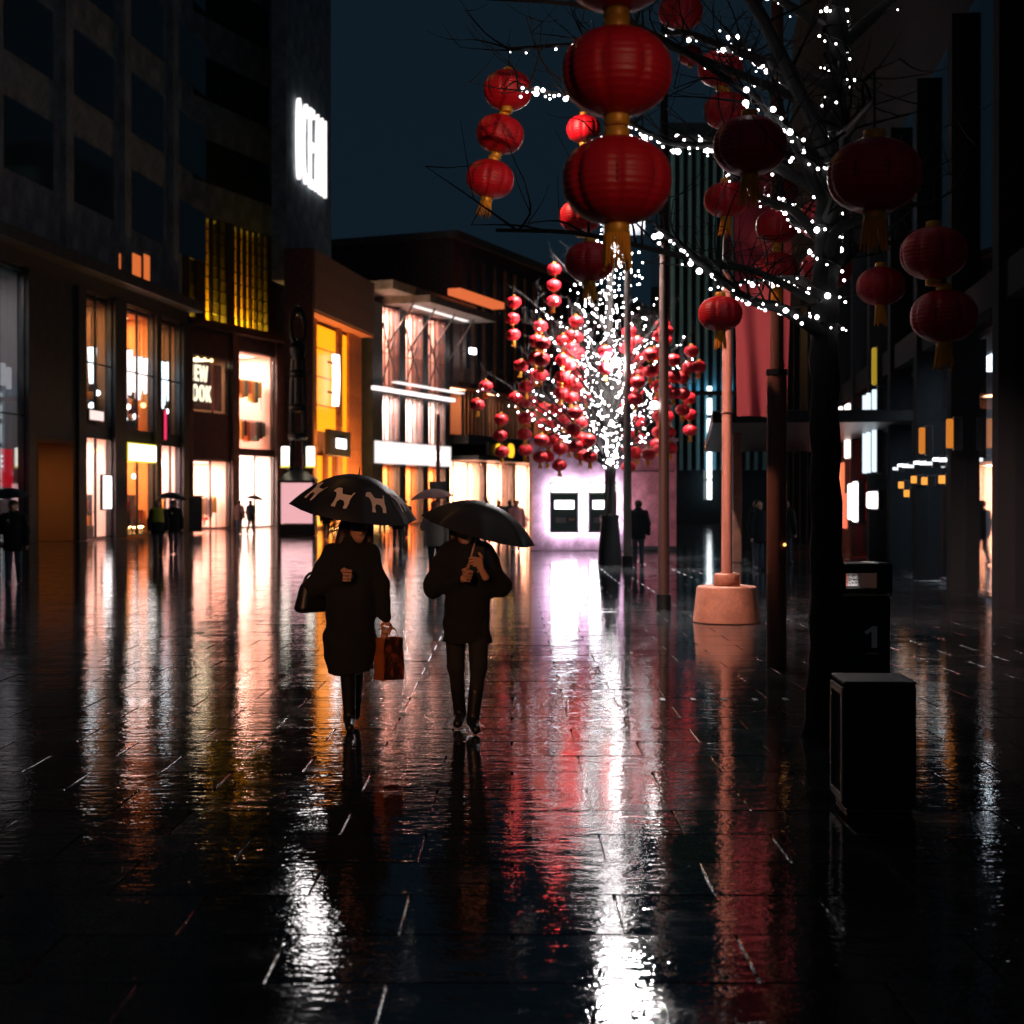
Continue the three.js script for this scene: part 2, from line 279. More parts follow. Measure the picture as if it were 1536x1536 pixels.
    for (let k = 0; k < n; k++) { const w = rr(0.12, 0.26), h = rr(0.2, 0.55), u = -0.66 + 1.32 * k / (n - 1); part(o, 'boxed_item', rbx(u - w / 2, u + w / 2, k % 2 ? 1.16 : 0.51, (k % 2 ? 1.16 : 0.51) + h, -0.15, 0.15, 0.03), goods[Math.floor(rnd() * 5)]); }
  }
  // lit name board over the middle bay, and small lit boards
  function board(x0, x1, y0, y1, label, m, rim) { const p = local(A, (x0 + x1) / 2, (y0 + y1) / 2, 0.1), o = thing('lit_sign', label, 'sign', [p.x, p.y, p.z], turn); const w = (x1 - x0) / 2, h = (y1 - y0) / 2; part(o, 'housing', rbx(-w, w, -h, h, -0.12, 0.02, 0.03), rim); part(o, 'sign_face', rbx(-w + 0.08, w - 0.08, -h + 0.07, h - 0.07, 0.0, 0.035, 0.01), m); }
  board(12.9, 16.6, 3.55, 4.45, 'bright white lit board with yellow rim over the middle arcade bay', M.white, glow(0.9, 0.7, 0.03, 0.9));
  board(8.3, 10.0, 5.2, 5.75, 'small pale pink lit board over the first arcade bay', glow(1, 0.7, 0.65, 0.9), M.frame);
  board(9.8, 10.9, 1.3, 2.9, 'white screen glowing inside the first arcade bay', M.white, M.frame);
  board(17.6, 18.1, 4.7, 6.3, 'narrow red lit panel in the last arcade bay', glow(0.9, 0.03, 0.12, 0.8), M.frame);
}

// ------------------------------------------------------------------ building N: fashion shop with yellow screens above
{
  const { pos, turn } = onWall([-19.1, -89], [-15.6, -98]);
  const N = thing('fashion_shop', 'fashion shop with dark panels, bright pink windows and yellow lit screens above', 'building', pos, turn);
  for (const [a, b] of [[-0.9, 0], [4.4, 5.15], [9.75, 11.6]]) part(N, 'pier', bx(a, b, 0, 12.3, -0.6, 0.15), M.stone.clone());
  part(N, 'ledge', bx(-1, 11.7, 12.1, 12.55, -0.6, 0.7), M.band);
  part(N, 'fascia', [bx(0, 4.4, 10.5, 12.1, -0.5, 0), bx(5.15, 9.75, 11.2, 12.1, -0.5, 0)], M.tower);
  part(N, 'dark_panel', bx(0, 4.4, 4.2, 7.0, -0.5, 0), M.darkStone);
  part(N, 'rear_wall', bx(-0.9, 11.6, 0, 12.3, -12, -7), M.darkStone);
  // screens above, lit by yellow uplights standing behind the bars
  part(N, 'upper_wall', [bx(-0.9, 0, 12.55, 19, -12, -0.1), bx(9.2, 11.6, 12.55, 19, -12, -0.1), bx(4.2, 5.0, 12.55, 19, -1.3, -0.1), bx(0.75, 1.7, 12.55, 19, -1.3, -0.1), bx(0, 9.2, 12.55, 19, -12, -1.4)], M.darkStone);
  part(N, 'top_wall', bx(-0.9, 11.6, 19.0, 42, -12, -0.1), M.upperWall); for (let j = 0; j < 4; j++) part(N, 'upper_window', bx(0.4, 10.6, 21 + j * 5, 23.6 + j * 5, -0.099, -0.06), M.darkGlass);
  part(N, 'screen_wall', bx(0, 9.2, 12.6, 19, -1.38, -1.3), std(0.65, 0.42, 0.03, 0.8));
  for (const [a, b] of [[0, 0.75], [1.7, 4.2], [5.0, 9.2]]) {
    const w = b - a; part(N, 'uplight', bx(a + 0.1, b - 0.1, 12.58, 12.68, -0.8, -0.55), glow(1, 0.55, 0.03, 3));
    const l = new THREE.RectAreaLight(rgb(1, 0.50, 0.02), 60, w - 0.2, 0.25); l.position.set((a + b) / 2, 12.7, -0.68); l.rotation.x = Math.PI / 2; N.add(l);
    for (let x = a; x <= b + 0.01; x += w / Math.max(1, Math.round(w / 0.72))) part(N, 'screen_bar', bx(x - 0.1, x + 0.1, 12.55, 19, -0.35, -0.15), M.frame);
    for (let y = 13.2; y < 19; y += 0.72) part(N, 'screen_rail', bx(a, b, y - 0.035, y + 0.035, -0.33, -0.2), M.frame);
  }
  // shop windows
  room(N, 0.1, 4.3, 7.1, 10.4, 3, M.brownRoom, [1, 0.7, 0.45], 4); room(N, 0.1, 4.3, 0.05, 4.1, 4, M.pinkRoom, [1, 0.56, 0.45], 10);
  room(N, 5.2, 9.7, 5.0, 11.1, 4, M.pinkRoom, [1, 0.58, 0.46], 11); room(N, 5.2, 9.7, 0.05, 4.6, 4, M.whiteRoom, [1, 0.62, 0.51], 13);
  part(N, 'spandrel', bx(5.15, 9.75, 4.6, 5.0, -0.4, -0.05), M.frame);
  for (const [xs, ys] of [[[0.05, 4.35], [7.05, 10.45]], [[0.05, 2.2, 4.35], [0.05, 4.15]], [[5.2, 9.7], [5.0, 11.15]], [[5.2, 7.4, 9.7], [0.05, 4.6]]]) { mullions(N, xs, ys); panes(N, xs, ys); }
  const sb = local(N, 1.55, 7.2, -0.45), sgn = thing('shop_name_sign', 'dark teal name board with glowing letters NEW LOOK behind upper window', 'sign', [sb.x, sb.y, sb.z], turn);
  part(sgn, 'board', rbx(-1.5, 2.5, 0.05, 2.9, -0.12, 0, 0.02), M.tower);
  for (const [s, x, y] of [['NEW', -1.35, 1.75], ['LOOK', -1.4, 0.55]]) part(sgn, 'sign_letters', text(s, 0.86, 0.06).scale(0.82, 1.15, 1).translate(x, y, 0), glow(1, 0.82, 0.55, 1.6));
  part(sgn, 'copper_strip', bx(1.25, 1.5, -0.6, 2.9, 0.01, 0.08), M.pinkPaint);
  part(sgn, 'sign_lamp', [0, 1, 2, 3].map((k) => new THREE.SphereGeometry(0.11, 8, 6).translate(-1.1 + k * 0.75, 3.1, 0.12)), glow(1, 0.6, 0.25, 4));
  // goods and figures inside
  const cols = [std(0.7, 0.18, 0.05, 0.8), std(0.8, 0.5, 0.1, 0.8), std(0.1, 0.25, 0.2, 0.8), std(0.75, 0.6, 0.55, 0.8), std(0.45, 0.06, 0.08, 0.8), std(0.05, 0.06, 0.08, 0.8)];
  for (const [x, y, n, lab] of [[7.3, 5.0, 8, 'rail of bright clothes in the upper shop window'], [6.9, 7.6, 7, 'upper rail of orange and white clothes hung under the window head'], [1.5, 0.06, 6, 'rail of clothes behind the lower left shop window']]) {
    const p = local(N, x + 0.9, y, -0.85), o = thing('clothes_rail', lab, 'clothes rail', [p.x, p.y, p.z], turn);
    part(o, 'rail', [stick([-1.6, 1.9, 0], [1.6, 1.9, 0], 0.03), stick([-1.6, 0, 0], [-1.6, 1.9, 0], 0.03), stick([1.6, 0, 0], [1.6, 1.9, 0], 0.03)], M.greyMetal);
    for (let k = 0; k < n; k++) part(o, 'garment', rbx(-1.5 + k * 3 / n, -1.5 + (k + 0.8) * 3 / n, 1.85 - rr(0.8, 1.5), 1.85, -0.22, 0.22, 0.06), cols[Math.floor(rnd() * 6)]);
  }
  for (const [x, lab] of [[6.2, 'dressed shop mannequin behind the bright lower right window'], [3.3, 'dressed shop mannequin behind the lower left window']]) {
    const p = local(N, x, 0.06, -1.3), o = thing('mannequin', lab, 'mannequin', [p.x, p.y, p.z], turn);
    part(o, 'figure', [lathe([[0.01, 1.78], [0.09, 1.72], [0.1, 1.6], [0.05, 1.5], [0.06, 1.45], [0.2, 1.38], [0.17, 1.1], [0.19, 0.9], [0.14, 0.5], [0.09, 0.1], [0.01, 0.1]], 12)], cols[3]);
    part(o, 'dress', lathe([[0.21, 1.39], [0.19, 1.1], [0.24, 0.7], [0.3, 0.45]], 12), cols[4]); part(o, 'stand', cyl(0.25, 0.25, 0.04, 16), M.greyMetal);
  }
}

// ------------------------------------------------------------------ building B: terracotta front with yellow lit bays, tower with sign
{
  const { pos, turn } = onWall([-11.46, -85], [-9.3, -98.5]);
  const B = thing('terracotta_building', 'terracotta fronted building with glowing yellow bays under a brick parapet', 'building', pos, turn);
  const wedge = (pts, y0, y1) => uvm(new THREE.ExtrudeGeometry(new THREE.Shape(pts.map(([x, z]) => new THREE.Vector2(x, -z))), { depth: y1 - y0, bevelEnabled: false }).rotateX(-Math.PI / 2).translate(0, y0, 0));
  part(B, 'parapet', wedge([[0.02, 0.25], [13.67, 0.25], [13.67, -5], [0.02, -1.2]], 12.6, 16), M.brickBlue);
  part(B, 'flank_wall', wedge([[-0.3, 0.22], [0, 0.22], [0, -1.2], [13.67, -5], [13.67, -5.3], [-0.3, -1.45]], 0, 16.04), M.brick);
  part(B, 'core_wall', wedge([[0.01, -0.85], [13.6, -0.85], [13.6, -4.9], [0.01, -1.15]], 0, 12.58), M.brick);
  part(B, 'soffit', bx(0.1, 13.6, 12.45, 12.59, -0.84, 0.2), M.terracotta[1]);
  // fins built of terracotta panels
  for (const [a, b] of [[1.5, 2.15], [2.2, 3.3], [7.85, 8.6], [8.65, 9.25], [10.45, 11.6], [11.65, 13.55]]) for (let y = 0, k = 0; y < 12.4; k++) { const h = k % 2 ? 1.25 : 0.85, t = Math.min(12.45, y + h); part(B, 'terracotta_panel', bx(a + 0.012, b - 0.012, y + 0.012, t - 0.012, -0.84, ((a > 8 && a < 9) || a === 1.5 ? -0.70 : -0.6) + rr(-0.012, 0.012)), M.terracotta[Math.floor(rnd() * 3)]); y = t; }
  for (const [a, b, y0] of [[0.12, 1.48, 0.2], [3.32, 7.83, 5.9], [9.27, 10.43, 0.2], [3.32, 4.9, 0.2], [5.4, 7.0, 0.2]]) part(B, 'lit_window_panel', bx(a, b, y0, y0 === 5.9 ? 12.2 : y0 > 5 ? 12 : a > 3 && a < 8 ? 4.4 : 12.2, -0.83, -0.76), M.yellow);
  for (let k = 0; k < 3; k++) part(B, 'panel_bar', bx(3.35, 7.8, 7.4 + k * 1.7, 7.46 + k * 1.7, -0.75, -0.71), M.rust);
  part(B, 'entrance_frame', [bx(4.92, 5.38, 0, 4.5, -0.8, -0.5), bx(7.02, 7.5, 0, 4.5, -0.8, -0.5)], M.rust);
  part(B, 'added_uplight', bx(0.4, 13.2, 0.02, 0.14, 1.0, 1.35), glow(1, 0.45, 0.12, 2)); { const a = new THREE.RectAreaLight(rgb(1, 0.45, 0.13), 260, 12.6, 0.3); a.position.set(6.8, 0.16, 1.17); a.rotation.x = Math.PI / 2 - 0.16; B.add(a); }  // added strip that washes the terracotta fins with orange light
  const p = local(B, 5.6, 5.15, 0.1), s = thing('hanging_sign', 'black square shop sign with white lit patch over the yellow entrance', 'sign', [p.x, p.y, p.z], turn);
  part(s, 'panel', rbx(-2.4, 2.3, -0.75, 0.8, -0.2, 0.1, 0.04), M.frame); part(s, 'sign_face', rbx(-1.0, 1.2, -0.28, 0.32, 0.06, 0.14, 0.03), M.white); part(s, 'bracket', bx(-0.1, 0.1, -0.1, 0.1, -0.8, -0.2), M.frame);
  const q = local(B, 6.2, 9.1, -0.4), bl = thing('blade_sign', 'tall curved white glowing blade sign on the yellow bay', 'sign', [q.x, q.y, q.z], turn);
  { const sh = new THREE.Shape(); sh.moveTo(-0.35, -1.6); sh.quadraticCurveTo(-0.05, 0, -0.3, 1.5); sh.lineTo(0.75, 1.55); sh.quadraticCurveTo(1.05, 0, 0.6, -1.55); sh.lineTo(-0.35, -1.6);
    part(bl, 'sign_face', new THREE.ExtrudeGeometry(sh, { depth: 0.12, bevelEnabled: true, bevelSize: 0.03, bevelThickness: 0.03, bevelSegments: 1 }), M.white); part(bl, 'bracket', [bx(-1.4, -0.3, 0.9, 1.02, 0, 0.08), bx(-1.4, -0.4, -0.9, -0.78, 0, 0.08)], M.frame); }

  const t = onWall([-13.6, -90], [-12.06, -99.7]);
  const T = thing('dark_tower', 'tall dark blank tower wall carrying a glowing white sign', 'building', t.pos, t.turn);
  part(T, 'wall', bx(0, 9.8, 15, 36, -0.9, 0), M.upperWall); part(T, 'coping', bx(-0.1, 9.9, 36, 36.3, -1, 0.1), M.darkStone);
  const o = local(T, 1.55, 21.45, 0.1), sg = thing('tower_sign', 'huge glowing white letters OCEAN high on the dark tower', 'sign', [o.x, o.y, o.z], t.turn);
  const wds = 'OCEAN'; let x = 0;
  for (const ch of wds) { const g = text(ch, 1, 0.2, { font: thin }), b = g.boundingBox, w = b.max.x - b.min.x, W = 1.28; g.translate(-b.min.x, -b.min.y, 0).scale(W * 0.7 / w, 5.0 / (b.max.y - b.min.y), 1).translate(x, 0, 0); part(sg, 'sign_letter', g, glow(1, 0.92, 0.92, 1.15)); x += W * 1.04; }
  const al = new THREE.RectAreaLight(rgb(1, 0.93, 0.93), 4.5, 6.4, 4.8); al.position.set(3.3, 2.5, 0.35); al.rotation.y = Math.PI; sg.add(al);
}

// ------------------------------------------------------------------ building C: glazed front under a jutting roof
{
  const { pos, turn } = onWall([-9.84, -104], [-5.0, -116.7]);
  const C = thing('glazed_store', 'glazed store with pink lit windows, white light bands and jutting flat roof', 'building', pos, turn);
  const cols = [[0, 1.65], [4.4, 5.5], [8.5, 9.55], [12.7, 13.6]];
  for (const [a, b] of cols) part(C, 'column', bx(a, b, 0, 15.6, -0.7, 0.15), M.darkStone);
  part(C, 'rear_wall', bx(0, 13.6, 0, 16.5, -12, -6), M.darkStone);
  part(C, 'roof', [bx(-0.6, 14.6, 16.3, 16.9, -12, 2.0), bx(3, 15.8, 15.75, 16.28, -3, 3.2)], M.concrete);
  part(C, 'glowing_roof_edge', bx(8, 17.0, 16.92, 17.4, 2.4, 3.4), glow(1, 0.2, 0.06, 0.55));  // orange light on the edge is put in as glow
  part(C, 'added_soffit_light', bx(4, 14, 15.66, 15.72, 1.2, 1.6), glow(1, 0.85, 0.8, 1)); { const a = new THREE.RectAreaLight(rgb(1, 0.86, 0.84), 6, 12, 0.5); a.position.set(7, 10.1, 1.4); a.rotation.x = Math.PI / 2; C.add(a); part(C, 'uplight', bx(1, 13, 9.95, 10.05, 1.15, 1.65), glow(1, 0.86, 0.84, 1)); }  // soffit and uplight strips added to brighten the roof underside
  for (let k = 0; k < 4; k++) { const x = 2 + k * 3.7; part(C, 'roof_strut', stick([x, 12.5, 0.2], [x + 0.6, 15.8, 2.2], 0.07), M.greyMetal); }
  part(C, 'light_band', bx(-0.3, 13.9, 9.42, 9.68, 0.2, 0.5), glow(1, 0.86, 0.84, 1.3)); part(C, 'sign_band', bx(0.3, 13.6, 4.35, 5.9, -0.2, 0.25), glow(1, 0.88, 0.86, 0.85));
  for (const [x, w] of [[2.2, 1.8], [6.2, 1.2], [10, 1.6]]) part(C, 'sign_face', rbx(x, x + w, 4.7, 5.5, 0.24, 0.32, 0.03), M.white);
  for (const [a, b] of [[1.65, 4.4], [5.5, 8.5], [9.55, 12.7]]) {
    room(C, a, b, 9.9, 15.5, 1.6, M.pinkRoom, [1, 0.50, 0.40], a > 9 ? 14 : 46); room(C, a, b, 6.0, 9.2, 1.8, M.whiteRoom, [1, 0.68, 0.6], a > 9 ? 16 : 48); room(C, a, b, 0.05, 4.2, 4, M.orangeRoom, [1, 0.55, 0.32], 22);
    const n = 4, xs = Array.from({ length: n + 1 }, (_, k) => a + (b - a) * k / n);
    mullions(C, xs, [6.0, 9.2], -0.05, 0.05, M.rust); mullions(C, xs, [9.9, 12.2, 15.5], -0.05, 0.05, M.rust); mullions(C, [a, (a + b) / 2, b], [0.05, 4.2]);
    panes(C, [a, b], [6.0, 9.2]); panes(C, [a, b], [9.9, 12.2, 15.5]); panes(C, [a, (a + b) / 2, b], [0.05, 4.2]);
    part(C, 'cross_brace', [stick([a + 0.1, 10, 0.05], [b - 0.1, 14.4, 0.05], 0.06), stick([b - 0.1, 10, 0.05], [a + 0.1, 14.4, 0.05], 0.06)], M.frame);
  }
}
// ------------------------------------------------------------------ building D: old brick block, shops below
{
  const { pos, turn } = onWall([-4.64, -118], [1.9, -133.6]);
  const D = thing('old_brick_block', 'tall dark brick block with tall blind windows above warm lit shops', 'building', pos, turn);
  part(D, 'wall', [bx(0, 60, 11, 22.4, -14, 0), bx(0, 60, 5.4, 11, -14, -5.2)], M.oldBrick); part(D, 'cornice', bx(-0.3, 60.3, 22.4, 23, -14, 0.5), M.stone);
  for (let k = 0; k < 26; k++) part(D, 'pilaster', bx(1.2 + k * 2.2, 1.8 + k * 2.2, 11.2, 21.2, 0, 0.3), M.oldBrick);
  for (let k = 0; k < 26; k++) part(D, 'window_recess', bx(2.2 + k * 2.2, 3.0 + k * 2.2, 12.4, 20, 0.002, 0.06), M.darkGlass);
  part(D, 'balcony', bx(-0.2, 40, 6.2, 6.9, -1, 1.4), M.frame); part(D, 'canopy', bx(0, 40, 4.9, 5.25, -0.5, 2.2), M.frame);
  for (let k = 0; k < 22; k++) part(D, 'baluster', bx(0.2 + k * 0.7, 0.36 + k * 0.7, 6.9, 10.4, 0.6, 0.8), M.frame);
  for (const [a, b] of [[0.2, 5.8], [6.4, 12], [12.6, 19]]) { room(D, a, b, 7, 10.8, 4, M.brownRoom, [1, 0.45, 0.25], 4); room(D, a, b, 0.05, 4.8, 4.5, M.pinkRoom, [1, 0.58, 0.38], 20); mullions(D, [a, (a + b) / 2, b], [0.05, 4.8]); panes(D, [a, (a + b) / 2, b], [0.05, 4.8]); part(D, 'pier', bx(b, b + 0.6, 0, 11, -1, 0.1), M.oldBrick); }
  part(D, 'lintel', bx(0, 20, 10.8, 11, -5, 0.02), M.oldBrick); part(D, 'ground_wall', bx(19.6, 60, 0, 11, -5.1, 0), M.oldBrick);
  const l = local(D, 6.2, 5.8, 1.6), s = thing('shop_fascia_sign', 'dark fascia with two round orange lamps over the shops', 'sign', [l.x, l.y, l.z], turn);
  part(s, 'board', rbx(-3, 4, -0.5, 0.6, -0.2, 0.1, 0.05), M.frame); part(s, 'lamp_disc', new THREE.CylinderGeometry(0.5, 0.5, 0.2, 20).rotateX(Math.PI / 2).translate(-1.2, 0.05, 0.12), glow(1, 0.5, 0.02, 1.2)); part(s, 'lamp_disc', new THREE.CylinderGeometry(0.6, 0.6, 0.2, 20).rotateX(Math.PI / 2).translate(1.4, 0.05, 0.12), glow(1, 0.5, 0.02, 1.2));
  const fl = local(D, 1.2, 13.6, 1.0); const w = thing('wall_floodlight', 'small white floodlight on an arm from the old brick wall', 'floodlight', [fl.x, fl.y, fl.z], turn);
  part(w, 'arm', stick([0, 0, -1], [0, 0, 0], 0.05), M.frame); part(w, 'lamp_head', rbx(-0.4, 0.4, -0.25, 0.2, 0, 0.3, 0.08), glow(1, 0.95, 0.95, 9));
}
// ------------------------------------------------------------------ teal glass building behind the flagpole
{
  const E_ = thing('teal_glass_block', 'dark glass block with teal lit vertical fins behind the flagpole', 'building', [11.5, 0, -112], 0);
  part(E_, 'wall', bx(0, 24, 0, 30, -12, 0), M.darkGlass);
  for (let k = 0; k < 12; k++) part(E_, 'fin', bx(0.4 + k * 0.62, 0.62 + k * 0.62, 4, 28, 0, 0.7), std(0.10, 0.30, 0.38, 0.5));
  part(E_, 'added_fin_light', bx(0.3, 7.8, 9.7, 9.8, 0.9, 1.2), glow(0.25, 0.75, 1, 0.6)); part(E_, 'added_light_shield', bx(0.25, 7.85, 9.5, 9.85, 1.22, 1.3), M.frame); { const a = new THREE.RectAreaLight(rgb(0.25, 0.7, 1), 4, 7.4, 0.3); a.position.set(4, 9.82, 1.05); a.rotation.x = Math.PI / 2; E_.add(a); }  // strip added to light the fins, shield added to hide it
  for (let k = 0; k < 5; k++) part(E_, 'light_strip', rbx(3.0, 3.35, 1.8 + [0, 1.5, 4.4, 6.3, 7.8][k], 1.8 + [1.4, 4.1, 6.0, 7.5, 8.4][k], 0.9, 1.05, 0.05), glow(0.9, 0.97, 1, 2.2));
}
// ------------------------------------------------------------------ right-hand building: dark glass front with lit shops deep inside
{
  const { pos, turn } = onWall([14.1, -75], [7.5, -20]);
  const R = thing('dark_glass_gallery', 'long dark glass gallery front with scattered lit shops inside', 'building', pos, turn);
  const X = (s) => s;
  for (let s = -2; s < 66; s += 4.4) part(R, 'pier', bx(X(s + 0.5), X(s), 0, 11, -0.5, 0.15), M.matte);
  part(R, 'upper_wall', bx(X(66), X(-4), 11, 26, -12, -0.2), M.matte); part(R, 'fascia', bx(X(66), X(-4), 5.0, 5.6, -0.4, 0.05), M.matte); part(R, 'rear_wall', bx(X(66), X(-4), 0, 11, -9, -5.2), M.matte);
  for (let s = -2; s < 66; s += 4.4) { panes(R, [X(s + 4.4), X(s + 0.5)], [0.05, 5.0, 11]); part(R, 'floor_slab', bx(X(s + 4.4), X(s + 0.5), 5.1, 5.4, -5.2, -0.45), M.matte); }
  room(R, X(30.4), X(24.8), 0.06, 4.8, 4, M.redRoom, [1, 0.30, 0.16], 6); room(R, X(12.2), X(7), 5.8, 10.8, 3, M.brownRoom, [1, 0.45, 0.15], 3); room(R, X(21.4), X(17), 0.06, 4.8, 4, M.greyRoom, [1, 0.7, 0.7], 2); room(R, X(48.5), X(38), 0.06, 4.8, 4.5, M.greyRoom, [0.8, 0.9, 1], 0.15);
  const lit = (name, label, s, y, z, w, h, m, grp) => { const p = local(R, X(s), y, 0.32 + z * 0.02), o = thing(name, label, 'sign', [p.x, p.y, p.z], turn, grp); part(o, 'housing', rbx(-w / 2 - 0.04, w / 2 + 0.04, -h / 2 - 0.04, h / 2 + 0.04, -0.3, -0.14, 0.02), M.frame); part(o, 'lit_face', rbx(-w / 2, w / 2, -h / 2, h / 2, -0.15, -0.02, Math.min(w, h, 0.2) * 0.3), m); };
  lit('lit_sign', 'tall rounded white lit panel above the red shop', 28.6, 3.9, -0.6, 0.8, 1.7, glow(1, 0.85, 0.75, 1.6)); lit('lit_sign', 'jagged white lit panel left of the tall rounded one', 26.2, 4.3, -0.7, 0.9, 1.0, glow(1, 0.9, 0.88, 1.6));
  lit('lit_sign', 'upright white screen beside the red shop', 29.5, 1.7, -0.5, 0.4, 1.1, M.white); lit('lit_sign', 'second upright white screen beside the red shop', 30.8, 1.7, -0.7, 0.6, 1.2, M.white);
  lit('lit_sign', 'broad white lit board low in the dark gallery', 35.0, 1.75, -0.8, 1.6, 0.45, M.white); lit('lit_sign', 'narrow dull yellow strip high on the dark gallery', 35.6, 5.3, 0.25, 0.2, 1.0, glow(0.5, 0.33, 0.02, 0.5));
  lit('lit_sign', 'small pale hanging board under the gallery fascia', 3.2, 4.95, 0.4, 1.4, 0.6, glow(0.8, 0.5, 0.5, 0.3));
  for (let k = 0; k < 9; k++) lit('display_lamp', 'small white lamp in the row above the gallery counter', 39.6 + k * 0.85, 2.5 + 0.03 * ((k * 5) % 3), -1.0, 0.1 + 0.04 * (k % 3), 0.07, glow(0.9, 0.95, 1, 1 + 0.8 * (k % 3)), 'row of small white counter lamps');
  for (const [s, y] of [[40.5, 2.1], [42.5, 2.2], [44.0, 2.15], [41.4, 1.9], [46.2, 2.15]]) lit('candle_lamp', 'small orange table lamp glowing under the white lamp row', s, y, -1.6, 0.07, 0.16, glow(1, 0.36, 0.05, 0.9), 'small orange table lamps');
  for (const [s, lab] of [[43.9, 'orange wall lantern in the gallery nearer the red shop'], [47.3, 'orange wall lantern in the gallery beyond the lamp row']]) lit('wall_lantern', lab, s, 3.0, 0.2, 0.1, 0.55, glow(1, 0.30, 0.03, 0.45));
  for (const [s, lab] of [[33.2, 'first'], [34.1, 'second'], [35.4, 'third']]) lit('light_tube', lab + ' vertical light tube on the dark gallery front', s, 3.6, -1.2, 0.09, 2.2, glow(0.75, 0.9, 1, 0.9), undefined);
  for (const [s, y, c, lab] of [[22.4, 3.3, [1, 0.12, 0.08], 'small red square sign on the gallery pier before the red shop'], [23.6, 2.2, [1, 0.3, 0.08], 'small orange square sign low on the gallery before the red shop'], [25.2, 3.0, [1, 0.12, 0.1], 'red lit panel on the front of the red shop'], [26.9, 2.4, [1, 0.2, 0.08], 'orange red lit panel on the front of the red shop'], [27.8, 1.4, [1, 0.16, 0.08], 'low red lit panel on the front of the red shop'], [19.0, 2.6, [1, 0.55, 0.5], 'pale pink lit panel beyond the red shop'], [16.4, 3.4, [1, 0.2, 0.3], 'pink neon panel far along the gallery']]) lit('lit_sign', lab, s, y, 0, 0.9, 1.1, glow(...c, 0.9));
  // canopy sheltering the pavement
  const cp = thing('shelter_canopy', 'flat dark canopy on slim posts beside the pink flagpole', 'canopy', [7.4, 0, -44], -0.12);
  part(cp, 'roof_slab', rbx(-1.6, 3.6, 3.62, 3.92, -14, 8, 0.04), M.darkMetal);
  for (const z of [-12, -5, 2]) part(cp, 'post', rbx(-0.95, -0.7, 0, 3.62, z, z + 0.25, 0.02), M.rust);
}

// ------------------------------------------------------------------ cash machine kiosk
{
  const K = thing('cash_machine_kiosk', 'purple and pink rendered kiosk with two glowing cash machine bays', 'kiosk', [0.63, 0, -52]);
  part(K, 'wall', bx(0, 3.35, 0, 3.8, -3.2, 0), M.kiosk); part(K, 'side_wall', bx(3.37, 5.1, 0, 3.78, -3.2, -0.05), M.kioskPink); part(K, 'coping', bx(-0.06, 5.16, 3.8, 3.9, -3.26, 0.06), M.kiosk); part(K, 'edge_trim', bx(-0.02, 0.1, 0, 3.79, 0.001, 0.05), M.pinkPaint); part(K, 'groove', bx(3.5, 5.0, 2.74, 2.78, -0.049, -0.03), M.frame); part(K, 'skirting', bx(3.38, 5.09, 0, 0.14, -0.049, -0.02), M.darkStone);
  for (const [i, x] of [[0, 0.68], [1, 2.0]]) {
    const g = thing('cash_machine', i ? 'cash machine half hidden by the lit tree trunk' : 'cash machine with dark green fascia nearer the kiosk edge', 'cash machine', [K.position.x + x, 0.62, -51.99], 0, 'cash machines in the kiosk wall');
    part(g, 'surround', rbx(0, 1.0, 0, 1.75, 0.24, 0.31, 0.03), M.concrete);
    part(g, 'light_strip', [bx(0.02, 0.98, 1.68, 1.73, 0.2, 0.238), bx(0.02, 0.98, 0.02, 0.07, 0.2, 0.238), bx(0.02, 0.07, 0.08, 1.67, 0.2, 0.238), bx(0.93, 0.98, 0.08, 1.67, 0.2, 0.238)], glow(0.96, 0.93, 1, 65));
    const fa = part(g, 'fascia', rbx(0.04, 0.96, 0.06, 1.35, 0.28, 0.34, 0.02), std(0.02, 0.06, 0.06, 0.4)); part(g, 'header', rbx(0.04, 0.96, 1.4, 1.7, 0.28, 0.34, 0.02), M.white);
    part(fa, 'screen', rbx(0.16, 0.84, 0.82, 1.12, 0.33, 0.36, 0.02), M.white); part(fa, 'keypad', rbx(0.2, 0.55, 0.34, 0.52, 0.33, 0.37, 0.01), M.greyMetal); part(fa, 'card_slot', rbx(0.65, 0.85, 0.42, 0.5, 0.33, 0.36, 0.01), M.pinkPaint);
    const a = new THREE.RectAreaLight(rgb(0.93, 0.92, 1), 6, 0.9, 1.6); a.position.set(0.5, 0.9, 0.42); a.rotation.y = Math.PI; g.add(a);
  }
}

